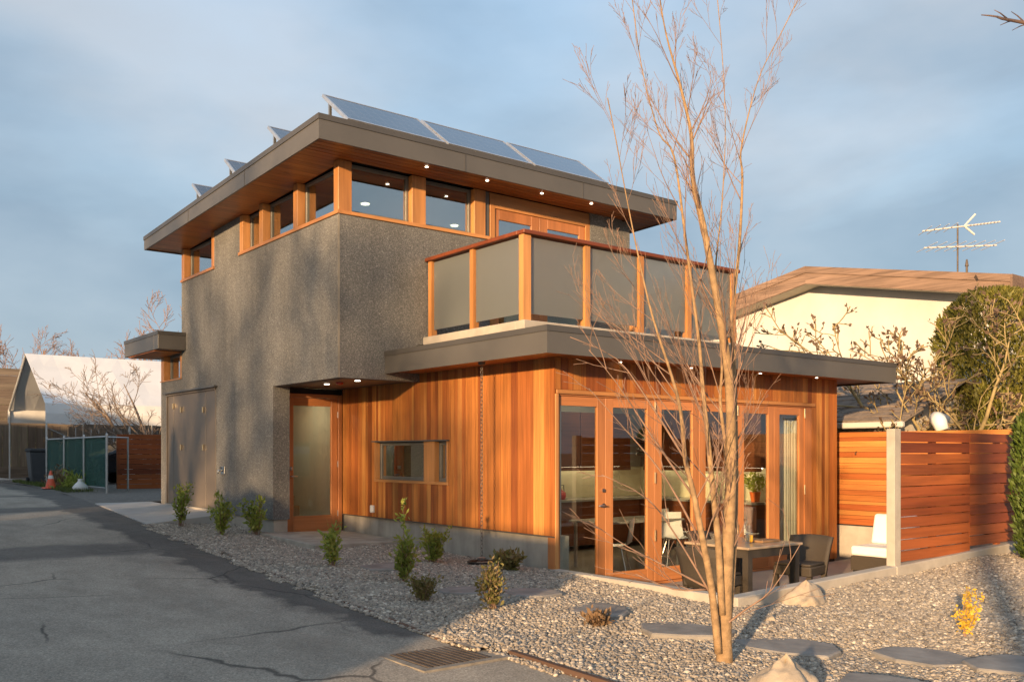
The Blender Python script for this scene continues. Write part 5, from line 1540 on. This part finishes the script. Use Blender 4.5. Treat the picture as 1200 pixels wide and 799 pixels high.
# chain link fence with green screen
t_ = thing('mesh_fence', 'galvanised pipe fence with green mesh screen beside the lane', 'fence', (6.3, 27.5, .5))
FXX = 6.3
for y in (24.2, 26.4, 28.6, 30.8): MB().tube([(FXX, y, .35), (FXX, y, 1.93)], .03, 8).lathe([(.035, 0), (.03, .03), (.005, .045)], 8, (FXX, y, 1.93)).build('post', M['galv'], t_)
MB().tube([(FXX, 24.2, 1.89), (FXX, 30.8, 1.89)], .022, 8).build('top_rail', M['galv'], t_)
MB().tube([(FXX, 24.2, .62), (FXX, 30.8, .62)], .012, 6).build('bottom_rail', M['galv'], t_)
MB().tube([(FXX, 24.2, 1.88), (7.0, 24.9, 1.88), (7.0, 24.9, .45)], .022, 8).build('gate_frame', M['galv'], t_)
b = MB().box(FXX + .024, FXX + .028, 24.25, 30.78, .64, 1.87); b.build('screen', M['mesh_green'], t_)
# white tarpaulin shelter
t_ = thing('tarp_shelter', 'white tarpaulin carport shelter with peaked roof on metal legs', 'shelter', (10, 35.6, .5))
TX, TXE = 6.6, 14.5; YN, YP, YFR = 32.5, 35.65, 38.7; EZ_, PZ, SK = 3.08, 4.92, 2.44
b = MB(); nx = 18
prof = [(YN - .04, SK), (YN - .06, 2.75), (YN, EZ_), (YN + .8, EZ_ + .46), (YN + 1.6, EZ_ + .93), (YN + 2.4, EZ_ + 1.40), (YP, PZ), (YFR - 2.4, EZ_ + 1.42), (YFR - 1.2, EZ_ + .7), (YFR, EZ_), (YFR + .04, 2.6)]
for i in range(nx + 1):
    x = TX + (TXE - TX) * i / nx
    sag = .035 * math.sin(math.pi * (i % 6) / 6)
    for j, (y, z) in enumerate(prof): b.v.append((x, y + (.015 * math.sin(i * 1.3 + j)), z - (sag if 2 < j < 9 and j != 6 else 0) - (.04 * abs(math.sin(i * .9)) if j == 0 else 0)))
m_ = len(prof)
for i in range(nx):
    for j in range(m_ - 1): b.f.append((i * m_ + j, (i + 1) * m_ + j, (i + 1) * m_ + j + 1, i * m_ + j + 1))
o = b.build('tarpaulin', M['tarp'], t_, smooth=False); s_ = o.modifiers.new('thickness', 'SOLIDIFY'); s_.thickness = .008
for x in (TX + .05, 9.2, 11.8, TXE - .05):
    for y in (YN + .04, YFR - .04): MB().tube([(x, y, .4), (x, y, EZ_ - .03)], .03, 8).build('leg', M['galv'], t_)
    MB().tube([(x, YN + .04, EZ_ - .04), (x, YP, PZ - .05), (x, YFR - .04, EZ_ - .04)], .03, 8).build('rafter', M['galv'], t_)
MB().tube([(TX + .05, YN + .05, 2.3), (TX + 1.3, YN + .05, 1.7)], .018, 6).build('brace', M['galv'], t_)
# weathered fence behind the shelter
t_ = thing('weathered_fence', 'tall weathered timber fence behind the white shelter', 'fence', (11, 40, .5))
random.seed(4)
for row, (z0, z1) in enumerate(((.6, 2.55),)):
    x = 4.9
    while x < 21:
        w = .29; piece('board', x, x + w - .012, 40 + random.uniform(-.008, .008), 40.03, z0, z1 + random.uniform(-.02, .02), M['fence_grey'], t_); x += w
M['fence_grey_x'] = wood('weathered_rail', [(0.21, 0.165, 0.12), (0.18, 0.135, 0.10)], 'x', grain=0.4, rough=0.85)
for k in range(8): piece('rail', 4.9, 21, 40.035, 40.065, 2.50 + k * .28, 2.77 + k * .28, M['fence_grey_x'], t_)
piece('skirting_board', 4.9, 21, 39.94, 39.985, .5, .95, M['fence_grey_x'], t_)
piece('corner_post', 4.74, 4.89, 39.95, 40.1, .4, 3.1, M['fence_grey_x'], t_)
struct(MB().hexa([(4.0, 36.2, .4), (6.4, 36.2, .4), (6.4, 39.8, .4), (4.0, 39.8, .4), (4.0, 36.2, .56), (6.4, 36.2, .56), (6.4, 39.8, .56), (4.0, 39.8, .56)]).build('driveway', M['slab']))
# wheelie bin
q = at(45, 560, 29)
bx_, by_ = q.x, q.y
t_ = thing('wheelie_bin', 'dark grey wheelie bin standing at the green mesh fence corner', 'bin', (bx_, by_, L(30)))
zz = L(30)
MB().hexa([(bx_ - .22, by_ - .24, zz + .05), (bx_ + .22, by_ - .24, zz + .05), (bx_ + .22, by_ + .24, zz + .05), (bx_ - .22, by_ + .24, zz + .05), (bx_ - .3, by_ - .33, zz + 1.0), (bx_ + .3, by_ - .33, zz + 1.0), (bx_ + .3, by_ + .33, zz + 1.0), (bx_ - .3, by_ + .33, zz + 1.0)]).build('body', M['bin'], t_, bevel=.03)
MB().hexa([(bx_ - .33, by_ - .37, zz + 1.0), (bx_ + .33, by_ - .37, zz + 1.0), (bx_ + .33, by_ + .37, zz + 1.0), (bx_ - .33, by_ + .37, zz + 1.0), (bx_ - .28, by_ - .3, zz + 1.08), (bx_ + .28, by_ - .3, zz + 1.08), (bx_ + .3, by_ + .35, zz + 1.10), (bx_ - .3, by_ + .35, zz + 1.10)]).build('lid', M['rubber'], t_, bevel=.02)
for s in (-1, 1): MB().tube([(bx_ + s * .24, by_ + .22, zz + .1), (bx_ + s * .30, by_ + .22, zz + .1)], .1, 14).build('wheel', M['rubber'], t_)
MB().tube([(bx_ - .2, by_ + .38, zz + .95), (bx_ + .2, by_ + .38, zz + .95)], .015, 6).build('handle', M['rubber'], t_)
# traffic cone
q = onz(59.5, 573, L(25)); zz = L(q.y)
t_ = thing('traffic_cone', 'orange traffic cone with white collar at the lane edge', 'cone', (q.x, q.y, zz))
MB().lathe([(.135, .035), (.095, .20), (.075, .27)], 18, (q.x, q.y, zz)).lathe([(.055, .36), (.03, .47), (.02, .48)], 18, (q.x, q.y, zz)).build('body', M['cone'], t_, smooth=False)
MB().lathe([(.0755, .269), (.0555, .361)], 18, (q.x, q.y, zz)).build('collar', M['white_plastic'], t_)
MB().box(q.x - .19, q.x + .19, q.y - .19, q.y + .19, zz + .002, zz + .036).build('base', M['cone'], t_, bevel=.012)
# white bag by the fence
q = onx(94, 575, 5.95); zz = L(q.y); rnd = random.Random(3)
b = MB()
for j in range(8):
    s = j / 7; r_ = [.12, .155, .15, .13, .10, .06, .04, .055][j]
    for k in range(12):
        a = k * math.pi / 6; w = 1 + rnd.uniform(-.14, .14)
        b.v.append((q.x + r_ * w * math.cos(a) * 1.2, q.y + r_ * w * math.sin(a), zz + .01 + s * .30))
for j in range(7):
    for k in range(12): b.f.append((j * 12 + k, j * 12 + (k + 1) % 12, (j + 1) * 12 + (k + 1) % 12, (j + 1) * 12 + k))
b.f.append(tuple(range(12))[::-1]); b.f.append(tuple(range(84, 96)))
tag(b.build('plastic_bag', M['bag'], smooth=True), 'knotted white plastic bag at the foot of the green mesh fence', 'bag')
# car under the shelter
cx_, cy_ = 9.6, 30.3; zz = L(30)
t_ = thing('parked_car', 'dark car parked behind the reddish board screen near the white shelter', 'car', (cx_, cy_, zz))
side = [(-2.1, .35), (2.1, .35), (2.15, .62), (2.05, .82), (1.1, .95), (.55, 1.42), (-1.0, 1.48), (-1.75, 1.0), (-2.12, .9)]
b = MB().prism([(cx_ + a, zz + h) for a, h in side], 'y', cy_ - .82, cy_ + .82); b.build('body', M['car_paint'], t_, bevel=.08, seg=3)
for s in (-1, 1):
    yy = cy_ + s * .823
    b = MB().prism([(cx_ - 1.45, zz + 1.0), (cx_ + .85, zz + 1.0), (cx_ + .45, zz + 1.36), (cx_ - .95, zz + 1.41)], 'y', yy - .004, yy + .004); b.build('window', M['solar'], t_)
    for wx in (-1.3, 1.3):
        w_ = MB().tube([(cx_ + wx, cy_ + s * .66, zz + .32), (cx_ + wx, cy_ + s * .84, zz + .32)], .32, 20).build('wheel', M['rubber'], t_)
        MB().tube([(cx_ + wx, cy_ + s * .842, zz + .32), (cx_ + wx, cy_ + s * .85, zz + .32)], .19, 14).build('rim', M['alu'], w_)
MB().box(cx_ - 2.16, cx_ - 2.10, cy_ - .7, cy_ - .4, zz + .66, zz + .8).build('headlight', M['glass_clear'], t_)
# verge grass
rnd = random.Random(5); b = MB()
for _ in range(5200):
    y = rnd.uniform(24.6, 34); x = edge(y) + .15 + rnd.random() ** 1.3 * (6.25 - edge(y) - .2)
    if rnd.random() < .25 * math.sin(x * 3 + y * 2) + .3: continue
    p_ = Vector((x, y, L(y) - .01)); leaf(b, p_, rnd.uniform(.04, .13), rnd, Vector((0, 0, 1.6)), .14)
o = b.build('grass', M['leaf_grass']); tag(o, 'rough green grass verge along the mesh fence', 'grass', kind='stuff')
def weed(x, y, h, label, mat, seed):
    rnd_ = random.Random(seed); b = MB()
    for _ in range(420):
        p_ = Vector((x + rnd_.gauss(0, .12), y + rnd_.gauss(0, .3), L(y) + abs(rnd_.gauss(0, h * .35)))); leaf(b, p_, .14 * rnd_.uniform(.6, 1.3), rnd_, Vector((0, 0, .6)), .3)
    tag(b.build('weed_clump', mat), label, 'weeds')
weed(6.08, 28.2, .6, 'reddish dry weed clump against the mesh fence', M['leaf_dry'], 1)
weed(6.12, 26.9, .45, 'green weed clump beside the dry weeds at the mesh fence', M['leaf_fresh'], 2)
weed(6.9, 28.5, .9, 'tangled green growth behind the mesh fence', M['leaf_olive'], 3)

# trees beyond
bare_tree('garden_tree', 'grey bare garden tree leaning in front of the white shelter', (9.15, 28.6, .5), 5.4, .085, 61, (28, 60), .15, M['twig_grey'], 4, (8, 7, 6, 4), 3, .03, None, (-.35, .1), .006)
for k, (px, t__, h, lab) in enumerate(((165, 44, 9.0, 'far bare tree with pinkish twigs above the shelter roof end'), (128, 60, 8.6, 'far bare tree behind the shelter ridge'), (28, 58, 8.8, 'far bare tree above the shelter gable peak'), (60, 75, 9.4, 'distant twiggy tree just right of the gable peak'), (5, 66, 7.5, 'distant twiggy tree at the lane end'))):
    c_ = at(px, 560, t__)
    bare_tree('distant_tree', lab, (c_.x, c_.y, .4), h, .16, 100 + k, (25, 50), .2, M['twig'], 4, (13, 9, 7, 5), 1, .05, 'bare trees beyond the lane', (0, 0), .012)
# far houses and hedges at the lane end
c_ = at(6, 530, 58)
fh = thing('far_house', 'small far cream house beyond the lane end', 'house', (c_.x, c_.y, .4))
MB().box(c_.x - 5, c_.x + 4, c_.y, c_.y + 7, .3, 4.6).build('wall', M['siding'], fh)
MB().prism([(c_.y - .5, 4.5), (c_.y + 7.5, 4.5), (c_.y + 3.5, 6.2)], 'x', c_.x - 5.4, c_.x + 4.4).build('roof', M['shingle'], fh)
for k in range(3): MB().box(c_.x - 4 + k * 3, c_.x - 2.8 + k * 3, c_.y - .04, c_.y - .002, 2.0, 3.3).build('window', M['solar'], fh)
evergreen('hedge_shrub', 'dark evergreen bush at the far end of the lane', (*at(2, 555, 46).xy, .5), 3.2, 1.6, 1.6, 5000, .22, M['leaf_conifer'], 12)
evergreen('hedge_shrub', 'rust tinged evergreen bush behind the gable end of the shelter', (*at(38, 550, 54).xy, .5), 6.0, 1.7, 1.7, 5000, .24, M['leaf_olive'], 13, 'cone')

# tree whose twig reaches in at the top right
tr = thing('street_tree', 'bare tree whose budded twig reaches in under the sky', 'tree', (11.2, 1.4, -.1))
b, b2 = MB(), MB(); rnd = random.Random(23)
b.tube([(11.2, 1.4, -.2), (11.1, 1.45, 2), (10.95, 1.6, 4), (10.6, 1.9, 6)], [.14, .12, .09, .05], 8)
tgt = at(1205, 28, 9.0)
b2.tube(smooth_path([Vector((10.95, 1.6, 4)), Vector((10.7, 2.3, 5.0)), tgt, at(1168, 20, 9.2), at(1150, 18, 9.3)], 3), [.04, .038, .034, .03, .026, .022, .018, .014, .012, .01, .008, .006, .005], 5)
for (px, py, qx, qy) in ((1190, 24, 1172, 30), (1180, 22, 1165, 12), (1205, 28, 1186, 36), (1200, 26, 1185, 14)):
    b2.tube([at(px, py, 9.1), at((px + qx) / 2, (py + qy) / 2 - 1, 9.1), at(qx, qy, 9.1)], [.008, .006, .003], 4)
for k in range(14):
    d = Vector((rnd.gauss(0, 1), rnd.gauss(0, 1), 1.2)); d.y = -abs(d.y) if d.y > 0 else d.y; d.x = abs(d.x)
    branch(b2, rnd, Vector((10.95, 1.6, 4)).lerp(Vector((10.6, 1.9, 6)), rnd.random()), d, rnd.uniform(1, 2), .025, 1, 3, (5, 4, 3), (0, 4, 3), .1, .03, None, .004)
b.build('trunk', M['bark'], tr, smooth=True); b2.build('crown', M['twig'], tr, smooth=True)

# ================================================================== out of view across the lane: garages and back trees added for their shade
def garage(name, label, x0, x1, y0, y1, z1, z2=None):  # added out-of-view building, sized by the shade it throws
    t_ = thing(name, label, 'garage', ((x0 + x1) / 2, (y0 + y1) / 2, -.2))
    MB().box(x0, x1, y0, y1, -.4, z1 - .15).build('wall', M['siding'], t_)
    if z2:
        ym = (y0 + y1) / 2
        MB().prism([(y0 - .3, z1 - .2), (y1 + .3, z1 - .2), (y1 + .3, z1 - .05), (ym, z2), (y0 - .3, z1 - .05)], 'x', x0 - .3, x1 + .3).build('roof', M['asphalt_roof'], t_)
    else:
        MB().box(x0 - .2, x1 + .2, y0 - .0, y1 + .0, z1 - .149, z1).build('roof', M['asphalt_roof'], t_)
    d = MB().box(x1 + .002, x1 + .05, y0 + .6, y1 - .6, L(y0) - .1, L(y0) + 2.2).build('door', M['white_paint'], t_)
    for k in range(4): piece('panel', x1 + .051, x1 + .07, y0 + .65, y1 - .65, L(y0) + .02 + k * .53, L(y0) + .5 + k * .53, M['white_paint'], d)
garage('flat_garage', 'low flat roofed pale garage across the lane from the cedar wall', -10, -4.2, 2.1, 7.1, 2.55)
garage('gable_garage', 'gabled pale garage across the lane from the entry door', -10, -4.2, 7.6, 11.6, 2.3, 2.75)
garage('long_garage', 'long pale garage across the lane from the mesh fence', -10, -4.2, 15.0, 22.5, 4.4)
garage('end_garage', 'gabled pale garage far along the opposite side of the lane', -10, -4.2, 23.2, 34.0, 4.6, 5.6)
evergreen('conifer_tree', 'small pointed conifer across the lane from the garage door', (-4.4, 13.45, 0), 3.75, .75, .75, 5000, .12, M['leaf_conifer'], 21, 'cone')
up = thing('utility_pole', 'tall timber utility pole across the lane behind the garages', 'pole', (-4.6, -3.45, -.2))
MB().tube([(-4.6, -3.45, -.5), (-4.6, -3.45, 9.5)], [.19, .13], 12).build('shaft', M['pole_wood'], up)
MB().box(-5.8, -3.4, -3.6, -3.48, 8.6, 8.75).build('crossarm', M['pole_wood'], up)
yard = ['beside the flat garage', 'behind the gabled garage', 'farther back past the flat garage', 'with the widest crown in the back row', 'in the middle of the back row', 'at the near end of the back row', 'behind the long garage', 'farthest back in the yard']  # trees farther back are unseen, added to dapple the sun on the walls
for k, (x, y, h, s) in enumerate(((-13.0, 1.6, 9.5, 3), (-14.5, 6.5, 10.5, 5), (-19.0, -1.2, 10.5, 11), (-20.0, 2.6, 11.5, 12), (-21.0, -4.4, 10.5, 13), (-25.0, -3.0, 12.0, 14), (-18.0, 9.5, 11.0, 15), (-27.0, 1.5, 13.0, 16))):
    bare_tree('yard_tree', 'bare twiggy yard tree across the lane ' + yard[k], (x, y, -.2), h, .24, 300 + s, (25, 55), .16, M['twig_grey'], 4, (12, 8, 6, 4), 1, .04, 'bare yard trees across the lane', (0, 0), .016)
